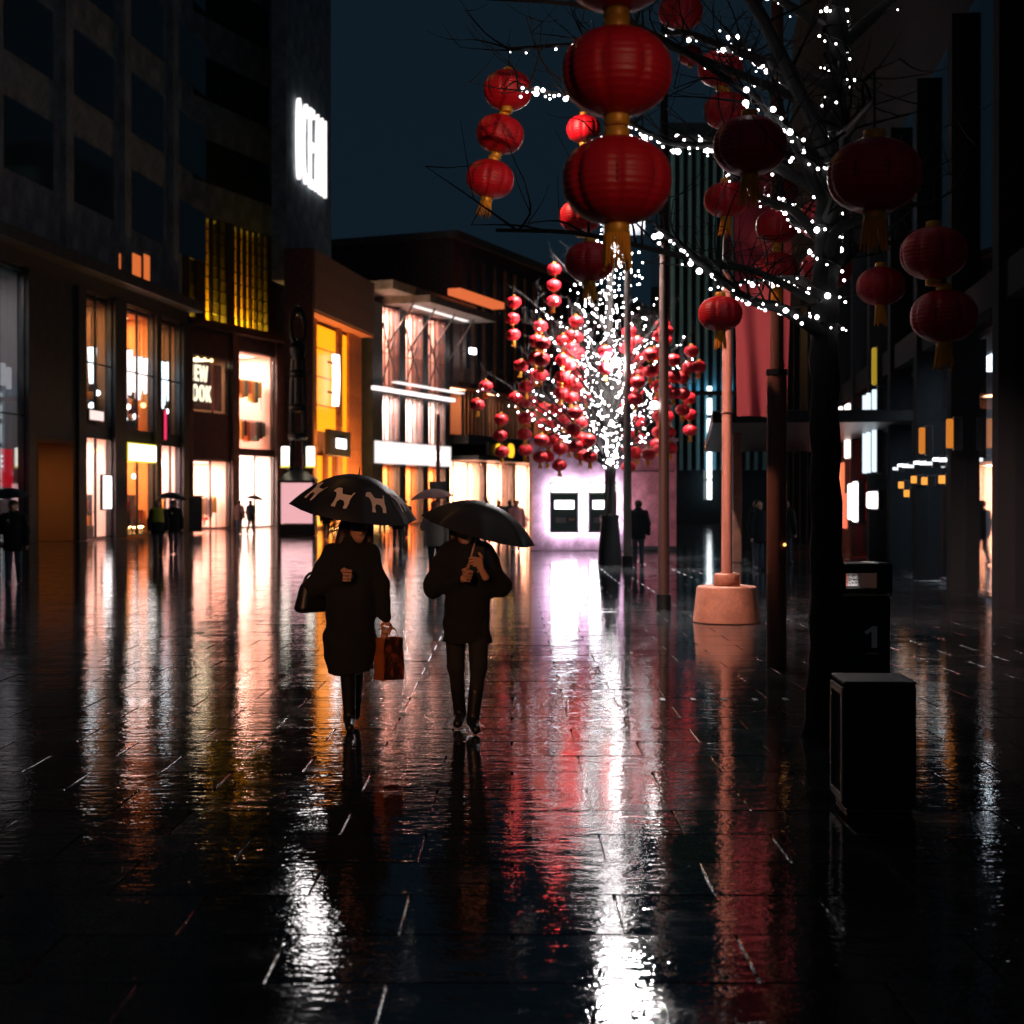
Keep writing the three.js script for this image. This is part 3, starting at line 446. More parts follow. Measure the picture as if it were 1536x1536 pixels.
// ------------------------------------------------------------------ lamp posts, flagpole, bin, cabinet
function floodHead(o, x, y, z, face, w = 0.34) { const hd = part(o, 'lamp_head', rbx(x - w / 2, x + w / 2, y, y + 0.12, z - 0.14, z + 0.14, 0.03), M.darkMetal); const f = part(hd, 'lamp_face', rbx(x - w / 2 + 0.02, x + w / 2 - 0.02, y - 0.05, y + 0.01, z - 0.12, z + 0.12, 0.02), face); return f; }
function lampLight(o, x, y, z, col, I, tx, ty, tz, angle = 1.2) { const s = new THREE.SpotLight(rgb(...col), I, 0, angle, 0.6); s.position.set(x, y, z); s.target.position.set(tx, ty, tz); s.shadow.radius = 6; s.castShadow = true; o.add(s); o.add(s.target); }
{
  const a = thing('lamp_post', 'tall slim grey lamp post standing beyond the pink flagpole', 'lamp post', [2.42, 0, -23.8]);
  part(a, 'post', cyl(0.095, 0.055, 9.4, 16), std(0.05, 0.025, 0.02, 0.45)); part(a, 'collar', cyl(0.12, 0.12, 0.25, 16), M.darkMetal); part(a, 'arm', stick([0, 6.4, 0], [-0.66, 6.5, 0], 0.03), M.darkMetal);
  floodHead(a, -0.64, 6.38, 0, M.lampFace, 0.62); part(a, 'added_visor', [bx(-0.32, -0.3, 6.0, 6.5, -0.2, 0.2), bx(-0.96, -0.32, 6.0, 6.5, -0.22, -0.2)], M.darkMetal); lampLight(a, -0.64, 6.3, 0, [1, 0.95, 0.95], 170, -2.6, 0, 1.5, 0.95);  // visor added to keep the lamp off the gallery
  part(a, 'side_lamp', rbx(-0.22, -0.1, 3.2, 3.32, -0.05, 0.07, 0.03), glow(1, 0.97, 0.95, 12));
  const b = thing('lamp_post', 'slender lamp post directly beside the far lit tree', 'lamp post', [3.0, 0, -38.8]);
  part(b, 'post', cyl(0.11, 0.07, 12, 14), M.stone); part(b, 'collar', cyl(0.15, 0.15, 0.3, 14), M.darkMetal);
  part(b, 'lamp_arm', stick([0, 5.3, 0], [-0.28, 5.35, 0.1], 0.03), M.darkMetal); part(b, 'lamp_face', rbx(-0.42, -0.2, 5.2, 5.42, 0.02, 0.2, 0.05), glow(1, 0.97, 0.95, 18)); lampLight(b, -0.31, 5.3, 0.25, [1, 0.94, 0.9], 230, -0.9, 5.2, -1.2, 1.15);
  part(b, 'added_lamp_arm', stick([0, 11.8, 0], [-0.34, 12, 0.1], 0.04), M.darkMetal); floodHead(b, -0.34, 11.8, 0.1, M.lampFace, 0.4); lampLight(b, -0.34, 11.7, 0.1, [1, 0.9, 0.85], 1250, -0.6, 5, -1.2, 0.62);  // top head added behind the big lantern to light the far tree
  const c = thing('steel_column', 'thick rusty steel column stepped thinner halfway, near the tree trunk', 'column', [2.8, 0, -15.8]);
  part(c, 'lower_shaft', cyl(0.105, 0.105, 3.1, 20), M.rust); part(c, 'upper_shaft', cyl(0.07, 0.06, 7, 16, 0, 3.1, 0), M.rust); part(c, 'joint_ring', cyl(0.115, 0.115, 0.06, 20, 0, 3.07, 0), M.darkMetal); part(c, 'bolt_lamp', new THREE.SphereGeometry(0.018, 8, 6).translate(0.07, 1.28, 0.09), glow(1, 0.4, 0.1, 2));
  const f = thing('flagpole', 'pink painted flagpole in a conical concrete foot', 'flagpole', [3.08, 0, -21.4]);
  part(f, 'foot', lathe([[0.01, 0.52], [0.40, 0.52], [0.43, 0.50], [0.48, 0.02], [0.48, 0], [0.01, 0]], 40), M.concretePink); part(f, 'socket', lathe([[0.01, 0.7], [0.17, 0.7], [0.185, 0.68], [0.19, 0.52], [0.01, 0.52]], 28), M.concretePink); part(f, 'pole', cyl(0.078, 0.06, 6.2, 18, 0, 0.7, 0), M.pinkPaint); part(f, 'cleat', new THREE.TorusGeometry(0.085, 0.012, 6, 20).rotateX(Math.PI / 2).translate(0, 3.0, 0), M.rust); part(f, 'finial', new THREE.SphereGeometry(0.09, 14, 10).translate(0, 6.95, 0), M.gold);
  // banner: a hanging cloth with folds and a little thickness
  const bn = new THREE.PlaneGeometry(0.86, 3.5, 24, 40), p = bn.attributes.position;
  for (let i = 0; i < p.count; i++) { const x = p.getX(i), y = p.getY(i), k = (1.75 - y) / 3.5; p.setXYZ(i, x * (1 - 0.16 * k) + 0.53 - 0.02, y + 4.7 + (x > 0 ? -0.06 * x * k : 0), 0.05 * Math.sin(x * 14 + y * 0.8) * (0.4 + k) + 0.03 * Math.sin(x * 5 - y * 1.7)); }
  bn.computeVertexNormals();
  single('banner', bn, new THREE.MeshPhysicalMaterial({ color: rgb(0.17, 0.018, 0.028), roughness: 0.9, transmission: 0.2, thickness: 0 }), 'dark red cloth banner hanging in folds from the pink flagpole', 'banner', [3.08, 0, -21.4]);
  // bin
  const n = thing('litter_bin', 'black litter bin with slot opening and grey numeral 1', 'bin', [2.70, 0, -11.8], 0.12);
  const nb = part(n, 'body', rbx(-0.235, 0.235, 0, 1.0, -0.2, 0.2, 0.03), M.darkMetal); part(n, 'lid', [rbx(-0.245, -0.13, 1.02, 1.26, -0.21, 0.21, 0.02), rbx(0.12, 0.245, 1.02, 1.26, -0.21, 0.21, 0.02), rbx(-0.14, 0.13, 1.18, 1.255, -0.2, 0.2, 0.02), rbx(-0.14, 0.13, 1.025, 1.06, -0.2, 0.2, 0.015)], M.darkMetal); part(n, 'trim_line', bx(-0.24, 0.24, 1.003, 1.016, -0.19, 0.204), std(0.35, 0.25, 0.12, 0.4, { metalness: 0.5 }));
  { const g = text('1', 0.17, 0.003); part(nb, 'numeral', g.scale(1.25, 1, 1).translate(0.0, 0.6, 0.2015), std(0.8, 0.8, 0.8, 0.6)); part(nb, 'small_print', bx(0.03, 0.13, 0.55, 0.562, 0.2, 0.203), std(0.28, 0.27, 0.22, 0.6)); }
  // street cabinet
  const s = thing('street_cabinet', 'black metal street cabinet with wet top in front of the litter bin', 'cabinet', [2.06, 0, -8.5], -0.05);
  part(s, 'body', rbx(-0.2, 0.2, 0.03, 0.72, -0.22, 0.2, 0.015), M.matte); part(s, 'top', rbx(-0.202, 0.202, 0.72, 0.74, -0.222, 0.202, 0.008), new THREE.MeshStandardMaterial({ color: rgb(0.03, 0.035, 0.04), roughness: 0.55, bumpMap: rep(texWetBump, 6), bumpScale: 0.004 })); part(s, 'plinth', rbx(-0.18, 0.18, 0, 0.03, -0.2, 0.18, 0.01), M.frame);
  part(s, 'side_frame', [bx(-0.212, -0.201, 0.06, 0.7, 0.15, 0.19), bx(-0.212, -0.201, 0.06, 0.7, -0.21, -0.17), bx(-0.212, -0.201, 0.06, 0.1, -0.17, 0.15), bx(-0.212, -0.201, 0.66, 0.7, -0.17, 0.15)], std(0.10, 0.10, 0.11, 0.5));
  // unseen wire lamp, added to light the flagpole and the steel column
  const cl = thing('added_wire_lamp', 'added unseen warm lamp hung on a wire above the square', 'added lamp', [-3, 8.7, -15]);
  part(cl, 'wire', [stick([-16, 2.2, 0], [0, 0.35, 0], 0.012), stick([0, 0.35, 0], [10.5, 2.0, 0], 0.012)], M.cable); part(cl, 'hanger', stick([0, 0.1, 0], [0, 0.36, 0], 0.015), M.darkMetal); floodHead(cl, 0, 0, 0, M.warmFace, 0.5);
  lampLight(cl, 0, -0.08, 0, [1, 0.56, 0.45], 760, 6.0, -6.0, -6.4, 0.30); lampLight(cl, 0.1, -0.08, 0, [1, 0.5, 0.36], 190, 5.8, -6.0, -0.8, 0.16);
  // two unseen floodlights, added to light the women and the near lanterns
  for (const [x, z, heads, lab] of [[-4.5, 4.5, [[-0.9, 1.05, -11.4, 400, 0.115]], 'added warm floodlight on a post behind the viewpoint'], [3.2, 3.0, [[0.42, 3.1, -6, 80, 0.075], [-0.1, 5.0, -13.7, 620, 0.055]], 'added warm floodlight behind the viewpoint to the right, aimed at the lanterns']]) {
    const o = thing('added_floodlight', lab, 'added lamp', [x, 0, z]); part(o, 'post', cyl(0.08, 0.05, 5.2, 12), M.darkMetal); floodHead(o, 0, 5.2, 0, M.warmFace, 0.4);
    for (const [tx, ty, tz, I, ang] of heads) lampLight(o, 0, 5.1, 0, x > 0 ? [1, 0.62, 0.42] : [1, 0.40, 0.17], I, tx - x, ty, tz - z, ang);
  }
}

// ------------------------------------------------------------------ advertising kiosk with sculptural column, pink pole, barrier
{
  const k = thing('advert_column', 'dark sculptural column rising from a lit pink advert kiosk', 'kiosk', [-10.6, 0, -74]);
  part(k, 'plinth', rbx(-0.9, 0.9, 0, 0.55, -0.5, 0.5, 0.03), M.darkMetal); part(k, 'case', [bx(-0.9, -0.78, 0.55, 2.75, -0.5, 0.5), bx(0.78, 0.9, 0.55, 2.75, -0.5, 0.5), bx(-0.78, 0.78, 2.62, 2.75, -0.5, 0.5)], M.darkMetal);
  part(k, 'lit_advert_panel', bx(-0.78, 0.78, 0.6, 2.6, 0.36, 0.42), glow(1, 0.50, 0.53, 0.62)); part(k, 'roof', new THREE.ConeGeometry(1.35, 0.75, 4).rotateY(Math.PI / 4).translate(0, 3.1, 0), M.darkMetal);
  for (const s of [-1, 1]) part(k, 'upright', [limbGeo([V(s * 0.38, 3.2, 0), V(s * 0.3, 4.6, 0), V(s * 0.3, 6, 0), V(s * 0.18, 8.8, 0)], 0.13, 0.17, 8)], M.darkMetal);
  for (const [y, r] of [[4.9, 0.5], [6.3, 0.48], [8.0, 0.42]]) part(k, 'collar', lathe([[0.01, 0.2], [r * 0.8, 0.18], [r, 0.05], [r, -0.05], [r * 0.8, -0.18], [0.01, -0.2]], 16).translate(0, y, 0), M.darkMetal);
  part(k, 'core', cyl(0.22, 0.22, 2.8, 12, 0, 6.2, 0), M.darkMetal); part(k, 'loop', new THREE.TorusGeometry(0.62, 0.17, 8, 24).scale(0.55, 1.35, 1).translate(0, 10.3, 0), M.darkMetal); part(k, 'head', lathe([[0.01, 0.4], [0.35, 0.3], [0.42, 0], [0.3, -0.5], [0.01, -0.55]], 14).translate(0, 9.2, 0), M.darkMetal);
  for (const s of [-1, 1]) { part(k, 'side_lamp', rbx(s * 0.62 - 0.2, s * 0.62 + 0.2, 3.45, 4.4, -0.12, 0.14, 0.06), glow(1, 0.95, 0.8, 2.4)); part(k, 'lamp_cap', rbx(s * 0.62 - 0.23, s * 0.62 + 0.23, 3.36, 3.45, -0.15, 0.17, 0.02), glow(1, 0.75, 0.1, 0.9)); }
  const a = new THREE.RectAreaLight(rgb(1, 0.6, 0.6), 0.8, 1.5, 1.9); a.position.set(0, 1.6, 0.47); a.rotation.y = Math.PI; k.add(a);
  const p = thing('sign_pole', 'slim pale pink pole with small sign box in the crowd', 'pole', [-2.97, 0, -60]); part(p, 'pole', cyl(0.1, 0.08, 5.2, 12), M.pinkPaint); part(p, 'sign_box', rbx(-0.35, 0.35, 1.8, 2.5, -0.08, 0.1, 0.03), M.concrete);
  const b = thing('barrier_panel', 'grey teal hoarding panel at the arcade corner', 'barrier', [-17.1, 0, -79.5], 0.5); part(b, 'panel', rbx(-0.6, 0.6, 0.05, 1.9, -0.1, 0.1, 0.03), M.tower); part(b, 'rail', rbx(-0.65, 0.65, 1.9, 2.0, -0.14, 0.14, 0.02), M.greyMetal);
}

// ------------------------------------------------------------------ lanterns and bare trees
const lanternGeo = (() => {
  const nT = 64, nP = 40, R = 0.22, H = 0.172, pos = [], idx = [];
  for (let j = 0; j <= nP; j++) { const t = -1 + 2 * j / nP, r0 = R * Math.sqrt(Math.max(0.06, 1 - Math.pow(Math.abs(t) * 0.97, 2.3))), y = H * t; for (let i = 0; i < nT; i++) { const a = i / nT * Math.PI * 2, seam = Math.pow(1 - Math.abs(Math.sin(a * 4)), 5), r = r0 * (1 - 0.085 * seam * Math.sqrt(Math.max(0, 1 - t * t)) + 0.012 * Math.sin(t * 40)); pos.push(Math.cos(a) * r, y, Math.sin(a) * r); } }
  for (let j = 0; j < nP; j++) for (let i = 0; i < nT; i++) { const a = j * nT + i, b = j * nT + (i + 1) % nT, c = a + nT, d = b + nT; idx.push(a, c, b, b, c, d); }
  const g = new THREE.BufferGeometry(); g.setAttribute('position', new THREE.Float32BufferAttribute(pos, 3)); g.setIndex(idx); g.computeVertexNormals(); return g;
})();
const ribGeo = join(Array.from({ length: 8 }, (_, k) => new THREE.TorusGeometry(0.2, 0.0035, 4, 24, Math.PI).rotateZ(-Math.PI / 2).scale(1.02, 0.84, 1).rotateY(k / 8 * Math.PI * 2)));
const collarGeo = lathe([[0.042, 0.03], [0.052, 0.026], [0.05, 0.008], [0.056, 0.0], [0.05, -0.008], [0.054, -0.026], [0.042, -0.032], [0.01, -0.032], [0.01, 0.03], [0.042, 0.03]], 20);
const fringeGeo = join(Array.from({ length: 22 }, (_, k) => { const a = k / 22 * Math.PI * 2; return stick([Math.cos(a) * 0.046, 0, Math.sin(a) * 0.046], [Math.cos(a) * (0.054 + 0.008 * ((k * 7) % 3)), -0.115 - 0.012 * ((k * 5) % 4), Math.sin(a) * 0.056], 0.0075, 0.005, 5); }));
function lantern(x, y, z, label, group, { fringe = false, cord = 0.12, lean = 0 } = {}) {
  const o = thing('red_lantern', label, 'lantern', [x, y, z], rr(0, 6.28), group);
  o.rotation.z = lean;
  part(o, 'shade', lanternGeo, M.lantern); part(o, 'ribs', ribGeo, M.rib); part(o, 'collar', collarGeo, M.gold).position.y = 0.185; const low = part(o, 'collar', collarGeo, M.gold); low.position.y = -0.185;
  if (fringe) part(low, 'fringe', fringeGeo, M.fringe).position.y = -0.025;
  part(o, 'cord', cyl(0.006, 0.006, cord, 5, 0, 0.21, 0), M.cable);
  return o;
}
// a bare limb from the trunk to a point, with side twigs
function growLimb(from, to, r0, r1, arch, twigs, out) {
  const mid = from.clone().lerp(to, 0.5); mid.y += arch; mid.x += rr(-0.15, 0.15); mid.z += rr(-0.15, 0.15);
  const pts = [from, from.clone().lerp(mid, 0.55).add(V(rr(-0.08, 0.08), 0.06, rr(-0.08, 0.08))), mid, mid.clone().lerp(to, 0.5).add(V(rr(-0.1, 0.1), rr(-0.05, 0.1), rr(-0.1, 0.1))), to];
  const curve = new THREE.CatmullRomCurve3(pts);
  for (let k = 0; k < twigs; k++) {
    const t = rr(0.2, 1), a = curve.getPointAt(t), dir = curve.getTangentAt(t), d = V(rr(-1, 1), rr(-0.2, 0.9), rr(-1, 1)).addScaledVector(dir, 0.8).normalize(), L = rr(0.25, 0.7);
    const b = a.clone().addScaledVector(d, L * 0.5).add(V(rr(-0.08, 0.08), rr(-0.02, 0.1), rr(-0.08, 0.08))), c = a.clone().addScaledVector(d, L).add(V(rr(-0.1, 0.1), rr(0, 0.15), rr(-0.1, 0.1)));
    out.push(limbGeo([a, b, c], 0.010, 0.0025, 4, 6));
    for (let q = 0; q < 2; q++) { const e = (q ? b : c).clone(), d2 = V(rr(-1, 1), rr(-0.1, 1), rr(-1, 1)).normalize(); out.push(limbGeo([e, e.clone().addScaledVector(d2, 0.18), e.clone().addScaledVector(d2, rr(0.25, 0.45)).add(V(0, 0.05, 0))], 0.005, 0.002, 3, 3)); }
  }
  return { geo: limbGeo(pts, r0, r1, 8, 14), curve };
}
const bulbGeo = new THREE.OctahedronGeometry(0.015, 1);
// near tree on the right
{
  const tx = 2.30, tz = -11;
  const T = thing('bare_tree', 'dark bare tree with fairy lights and red lanterns beside the litter bin', 'tree', [tx, 0, tz]);
  const trunk = new THREE.CatmullRomCurve3([V(0, -0.02, 0), V(0.02, 1, 0), V(0, 2.2, 0.02), V(0.0, 3.2, 0), V(0.05, 4.3, 0.02), V(0.1, 5.6, 0), V(0.05, 7, 0)]);
  const tg = limbGeo(trunk.points, 0.132, 0.06, 14, 40); { const p = tg.attributes.position; for (let i = 0; i < p.count; i++) { const y = p.getY(i), k = y < 0.5 ? 1 + 0.5 * (0.5 - y) : 1; p.setX(i, p.getX(i) * k + 0.012 * Math.sin(y * 9 + i)); p.setZ(i, p.getZ(i) * k); } tg.computeVertexNormals(); }
  part(T, 'trunk', tg, M.bark);
  const twigs = [], limbs = [];
  const L = (...p) => V(p[0] - tx, p[1], p[2] - tz);
  // [from height, end point, arch, bulbs]
  const plan = [
    [2.95, [0.95, 3.56, -9.9], -0.12, 46, 0.055], [3.9, [1.43, 4.2, -9.0], 0.15, 30, 0.05], [4.3, [0.42, 4.35, -6.0], 0.3, 0, 0.06], [4.6, [-0.05, 5.85, -13.6], 0.3, 12, 0.04], [4.0, [0.7, 5.0, -13.4], 0.2, 40, 0.05],
    [4.4, [2.05, 6.3, -14.4], 0.1, 25, 0.05], [3.6, [2.15, 5.1, -15.1], 0.0, 20, 0.05], [3.5, [2.71, 4.85, -15.2], 0.0, 15, 0.05], [3.3, [2.7, 4.45, -12.8], 0.05, 0, 0.045], [3.2, [2.09, 3.9, -14.9], 0.1, 30, 0.045],
    [3.4, [3.38, 4.0, -13.6], 0.1, 0, 0.05], [3.5, [2.85, 3.75, -10.0], 0.1, 0, 0.05], [3.8, [1.72, 3.65, -7.1], 0.25, 0, 0.055], [5.2, [1.69, 7.0, -14.8], 0.1, 20, 0.045], [4.8, [0.9, 6.8, -18], 0.5, 30, 0.05], [3.15, [-0.1, 3.5, -9.7], 0.1, 0, 0.03], [4.2, [-0.2, 5.6, -11.5], 0.3, 0, 0.035], [4.2, [0.05, 5.05, -12], -0.1, 75, 0.04], [5.0, [4.6, 6.2, -11], 0.4, 12, 0.05], [5.6, [1.2, 6.6, -10.4], 0.3, 30, 0.045],
  ];
  plan.forEach(([h, e, arch, nb, r], i) => { const { geo, curve } = growLimb(V(0.02, h, 0), L(...e), r, 0.012, arch, 14, twigs); part(T, 'limb', geo, M.bark); limbs.push([curve, nb, r]); });
  const tw = part(T, 'twigs', mergeGeometries(twigs.map(clean)), M.bark); tw.userData.kind = 'stuff';
  // light strings: one round the trunk, others along the limbs
  const strings = [[trunk, 135, 0.13, 0.42, 1.0, 'string of white bulbs wound round the upper trunk of the near tree', 16]];
  const words = ['along the low sweeping branch', 'on the branch above the low sweeping one', '', 'on the long branch with three swaying lanterns', 'on the branch over the cash machine kiosk', 'on an upright branch at the back', 'on the branch behind the flagpole banner', 'on the short branch by the trunk', '', 'on the branch ending above the flagpole', '', '', '', 'on the top branch', 'on the high rear branch', '', 'on the longest branch reaching over the square', 'on the branch behind the two big lanterns', 'on the branch over the dark gallery', 'on the highest front branch'];
  limbs.forEach(([c, nb, r], i) => { if (nb) strings.push([c, nb, r + 0.01, 0.15, 1, 'string of white bulbs ' + words[i] + ' of the near tree', 4]); });
  for (const [c, n, r, t0, t1, lab, turns] of strings) {
    const s = thing('fairy_light_string', lab, 'string lights', [tx, 0, tz], 0, 'fairy light strings on the near tree'), cp = [];
    for (let k = 0; k <= n; k++) {
      const t = t0 + (t1 - t0) * k / n, a = t * Math.PI * 2 * turns + k * 0.4, q = c.getPointAt(Math.min(1, t)), rad = r * (turns > 9 ? 1.05 - 0.45 * t : 1 - 0.75 * t) + 0.006, pt = q.clone().add(V(Math.cos(a) * rad, rr(-0.03, 0.03), Math.sin(a) * rad));
      cp.push(pt.clone());
      const b = part(s, 'bulb', bulbGeo, M.bulb); b.position.copy(pt).add(V(rr(-0.04, 0.04), rr(-0.05, 0.0), rr(-0.04, 0.04))); b.scale.setScalar(rnd() < 0.22 ? rr(1.1, 1.7) : rr(0.4, 0.9));
    }
    part(s, 'cable', new THREE.TubeGeometry(new THREE.CatmullRomCurve3(cp), cp.length * 2, 0.004, 4), M.cable);
  }
  // lanterns of the near tree
  const G = 'lanterns hung in the near tree';
  const big = 'large dark red lantern in the hanging pair closest over the square';
  lantern(0.42, 3.89, -6.0, 'dark red lantern topmost above the pair of big glossy ones', G, { cord: 0.3 }); lantern(0.42, 3.465, -6.0, 'big glossy red lantern, upper one of the hanging pair', G); lantern(0.42, 3.03, -6.0, 'big glossy red lantern with gold fringe, lower one of the hanging pair', G, { fringe: true });
  lantern(-0.04, 5.5, -13.7, 'top lantern of the three swaying on the long branch', G, { lean: -0.2, cord: 0.25 }); lantern(-0.11, 5.1, -13.7, 'middle lantern of the three swaying on the long branch', G, { lean: -0.2 }); lantern(-0.20, 4.69, -13.7, 'lowest, gold fringed lantern of the three swaying on the long branch', G, { lean: -0.18, fringe: true });
  lantern(0.69, 3.87, -13.3, 'bright red lantern with gold fringe just below the big pair', G, { fringe: true, cord: 0.3 }); lantern(0.71, 4.69, -15.5, 'red lantern half hidden behind the lower big lantern', G); lantern(0.91, 6.46, -19, 'small red lantern half hidden behind the gold collar of the big pair', G);
  lantern(2.09, 3.62, -15, 'bright red lantern with gold fringe in front of the flagpole', G, { fringe: true, cord: 0.25 }); lantern(2.17, 4.80, -15.2, 'red lantern with gold fringe over the top of the flagpole', G, { fringe: true, cord: 0.25 });
  lantern(2.71, 4.55, -15.3, 'upper red lantern of the pair before the banner', G, { cord: 0.25 }); lantern(2.71, 4.11, -15.3, 'lower red lantern of the pair before the banner', G, { fringe: true }); lantern(2.69, 4.17, -12.9, 'upper dark lantern of the pair beside the trunk', G, { cord: 0.2 }); lantern(2.71, 3.74, -12.9, 'lower dark lantern of the pair beside the trunk', G, { fringe: true });
  lantern(1.43, 3.88, -9.0, 'large dull red lantern left of the lit trunk', G, { fringe: true, cord: 0.25 }); lantern(2.02, 5.93, -14.5, 'dark lantern upper in the pair crossed by twigs', G, { cord: 0.3 }); lantern(2.08, 5.52, -14.5, 'lantern lower in the pair crossed by twigs', G); lantern(1.69, 6.64, -15, 'red lantern at the very top among the fairy lights', G, { cord: 0.3 }); lantern(3.22, 9.77, -27, 'small red lantern ringed with bulbs near the tree top', G, { cord: 0.9 });
  lantern(1.72, 3.29, -7.1, 'big unlit lantern in the dark right of the trunk', G, { fringe: true, cord: 0.3 }); lantern(3.38, 3.71, -13.7, 'dark lantern right of the trunk above the litter bin', G, { fringe: true, cord: 0.25 }); lantern(2.82, 3.40, -10, 'upper dark lantern of the outermost pair', G, { cord: 0.3 }); lantern(2.89, 2.98, -10, 'lower dark lantern of the outermost pair', G, { fringe: true }); lantern(3.41, 5.65, -19, 'red lantern high behind the banner', G, { cord: 0.5 });
}
// far tree beside the kiosk
{
  const tx = 2.62, tz = -40;
  const T = thing('bare_tree', 'bare tree thick with white lights and red lanterns beside the cash machines', 'tree', [tx, 0, tz]);
  const trunk = new THREE.CatmullRomCurve3([V(0, -0.02, 0), V(0.0, 1.5, 0), V(0.02, 3, 0), V(0.05, 4.5, 0), V(-0.02, 6.5, 0), V(0.05, 8.6, 0), V(0.1, 11.2, 0)]);
  part(T, 'trunk', limbGeo(trunk.points, 0.17, 0.05, 12, 30), M.bark);
  part(T, 'trunk_guard', lathe([[0.30, 0], [0.33, 0.02], [0.30, 0.5], [0.24, 1.2], [0.26, 1.35], [0.22, 1.36]], 18), M.darkMetal);
  const twigs = [], curves = [], G = 'lanterns hung in the far tree', pts = [];
  const strings = [];
  // strings of lanterns: [x offset, top height, count, depth offset]
  for (const [dx, top, n, dz] of [[-2.6, 7.0, 3, 0.3], [-1.85, 6.35, 4, 0.4], [-1.3, 5.4, 3, 1.0], [-0.9, 6.5, 5, 0.2], [-1.5, 8.0, 3, -0.5], [-2.25, 4.8, 4, 0.2], [-2.9, 3.9, 3, 0.2], [-3.35, 4.75, 1, 0.5], [-3.55, 4.25, 1, 0.8], [-1.6, 4.2, 3, -1.2], [-1.0, 4.0, 3, 1.4], [-0.55, 5.0, 2, -1.4], [-1.9, 3.3, 2, 1.2], [-1.35, 3.1, 2, 0.8], [-0.6, 3.3, 2, 1.3], [0.45, 6.2, 2, 0.4], [0.75, 6.0, 4, -0.4], [1.15, 5.6, 3, 0.8], [1.5, 6.5, 3, -0.5], [1.3, 4.4, 4, 0.5], [0.85, 3.9, 3, -1.2], [1.9, 5.0, 3, 0.4], [2.35, 5.3, 1, 0.2], [2.2, 4.5, 3, -0.4], [0.6, 4.8, 2, 1.3], [1.7, 3.6, 2, -1.0], [0.95, 2.95, 1, 1.0], [-0.2, 5.6, 2, 1.2], [-2.0, 5.6, 2, -0.9]]) strings.push([dx, top, n, dz]);
  for (let k = 0; k < 42; k++) { const side = k % 3 ? -1 : 1, u = rnd(); strings.push([side < 0 ? -0.5 - 2.0 * u : 0.5 + 1.6 * u, rr(3.2, 6.2), 1 + Math.floor(rnd() * 3), rr(-1.8, 1.6)]); }
  strings.forEach(([dx, top, n, dz], i) => {
    const end = V(dx, top + 0.42, dz), h = clamp(top - 1.5 - Math.abs(dx) * 0.25, 2.6, 6);
    const { geo, curve } = growLimb(V(0, h, 0), end, 0.045, 0.01, 0.15, 8, twigs); part(T, 'limb', geo, M.bark); curves.push(curve);
    for (let k = 0; k < n; k++) lantern(tx + dx + rr(-0.04, 0.04), top - k * 0.43, tz + dz, 'red lantern with gold collars among the white lights of the far tree', G, { fringe: k === n - 1, cord: k ? 0.1 : 0.22, lean: rr(-0.08, 0.08) }).scale.setScalar(0.9);
  });
  const tw = part(T, 'twigs', mergeGeometries(twigs.map(clean)), M.bark); tw.userData.kind = 'stuff';
  // bulbs: trunk and upper crown wound densely; topmost ones added for the ground reflection
  const lights = thing('fairy_light_net', 'dense white fairy lights wound round the far tree', 'string lights', [tx, 0, tz]), bl = [];
  const put = (p, s) => bl.push([p, s]);
  for (let k = 0; k < 900; k++) { const t = 0.235 + 0.765 * Math.pow(rnd(), 1.1), q = trunk.getPointAt(t), a = rr(0, 6.28), r = (t < 0.31 ? 0.19 : 0.10 + (t > 0.75 ? 0.3 : 1.5 * Math.sin((t - 0.27) * 5.2)) * Math.pow(rnd(), 1.3)); put(q.add(V(Math.cos(a) * r, rr(-0.05, 0.05), Math.sin(a) * r)), rr(0.7, 1.5)); }
  for (const c of curves) { const n = 6 + Math.floor(rnd() * 9); for (let k = 0; k < n; k++) put(c.getPointAt(rr(0.25, 1)).add(V(rr(-0.08, 0.08), rr(-0.08, 0.08), rr(-0.08, 0.08))), rr(0.6, 1.3)); }
  const im = new THREE.InstancedMesh(new THREE.OctahedronGeometry(0.0155, 0), M.bulbFar, bl.length), m4 = new THREE.Matrix4();
  bl.forEach(([p, s], i) => im.setMatrixAt(i, m4.makeScale(s, s, s).setPosition(p))); im.name = 'bulbs'; im.userData.kind = 'stuff'; lights.add(im);
  part(lights, 'cable', new THREE.TubeGeometry(new THREE.CatmullRomCurve3(Array.from({ length: 60 }, (_, k) => { const t = 0.24 + 0.76 * k / 59, q = trunk.getPointAt(t); return q.add(V(Math.cos(k) * (0.16 - 0.1 * t), 0, Math.sin(k) * (0.16 - 0.1 * t))); })), 120, 0.006, 4), M.cable);
}

// ------------------------------------------------------------------ people
// distance to a set of tapered capsules joined smoothly; each: [ax,ay,az, bx,by,bz, ra, rb, flat]
function fieldOf(prims, k) {
  const n = prims.length, P = prims.map(([ax, ay, az, bx_, by, bz, ra, rb, fl = 1]) => ({ ax, ay, az, dx: bx_ - ax, dy: by - ay, dz: (bz - az) * fl, ra, dr: rb - ra, fl, L: 1 / Math.max(1e-9, (bx_ - ax) ** 2 + (by - ay) ** 2 + ((bz - az) * fl) ** 2) }));
  return (x, y, z) => {
    let d = 9;
    for (let i = 0; i < n; i++) {
      const p = P[i], ex = x - p.ax, ey = y - p.ay, ez = (z - p.az) * p.fl;
      let t = (ex * p.dx + ey * p.dy + ez * p.dz) * p.L; t = t < 0 ? 0 : t > 1 ? 1 : t;
      const qx = ex - t * p.dx, qy = ey - t * p.dy, qz = ez - t * p.dz, e = Math.sqrt(qx * qx + qy * qy + qz * qz) - p.ra - t * p.dr;
      const h = Math.max(k - Math.abs(d - e), 0) / k; d = Math.min(d, e) - h * h * k * 0.25;
    }
    return d;
  };
}
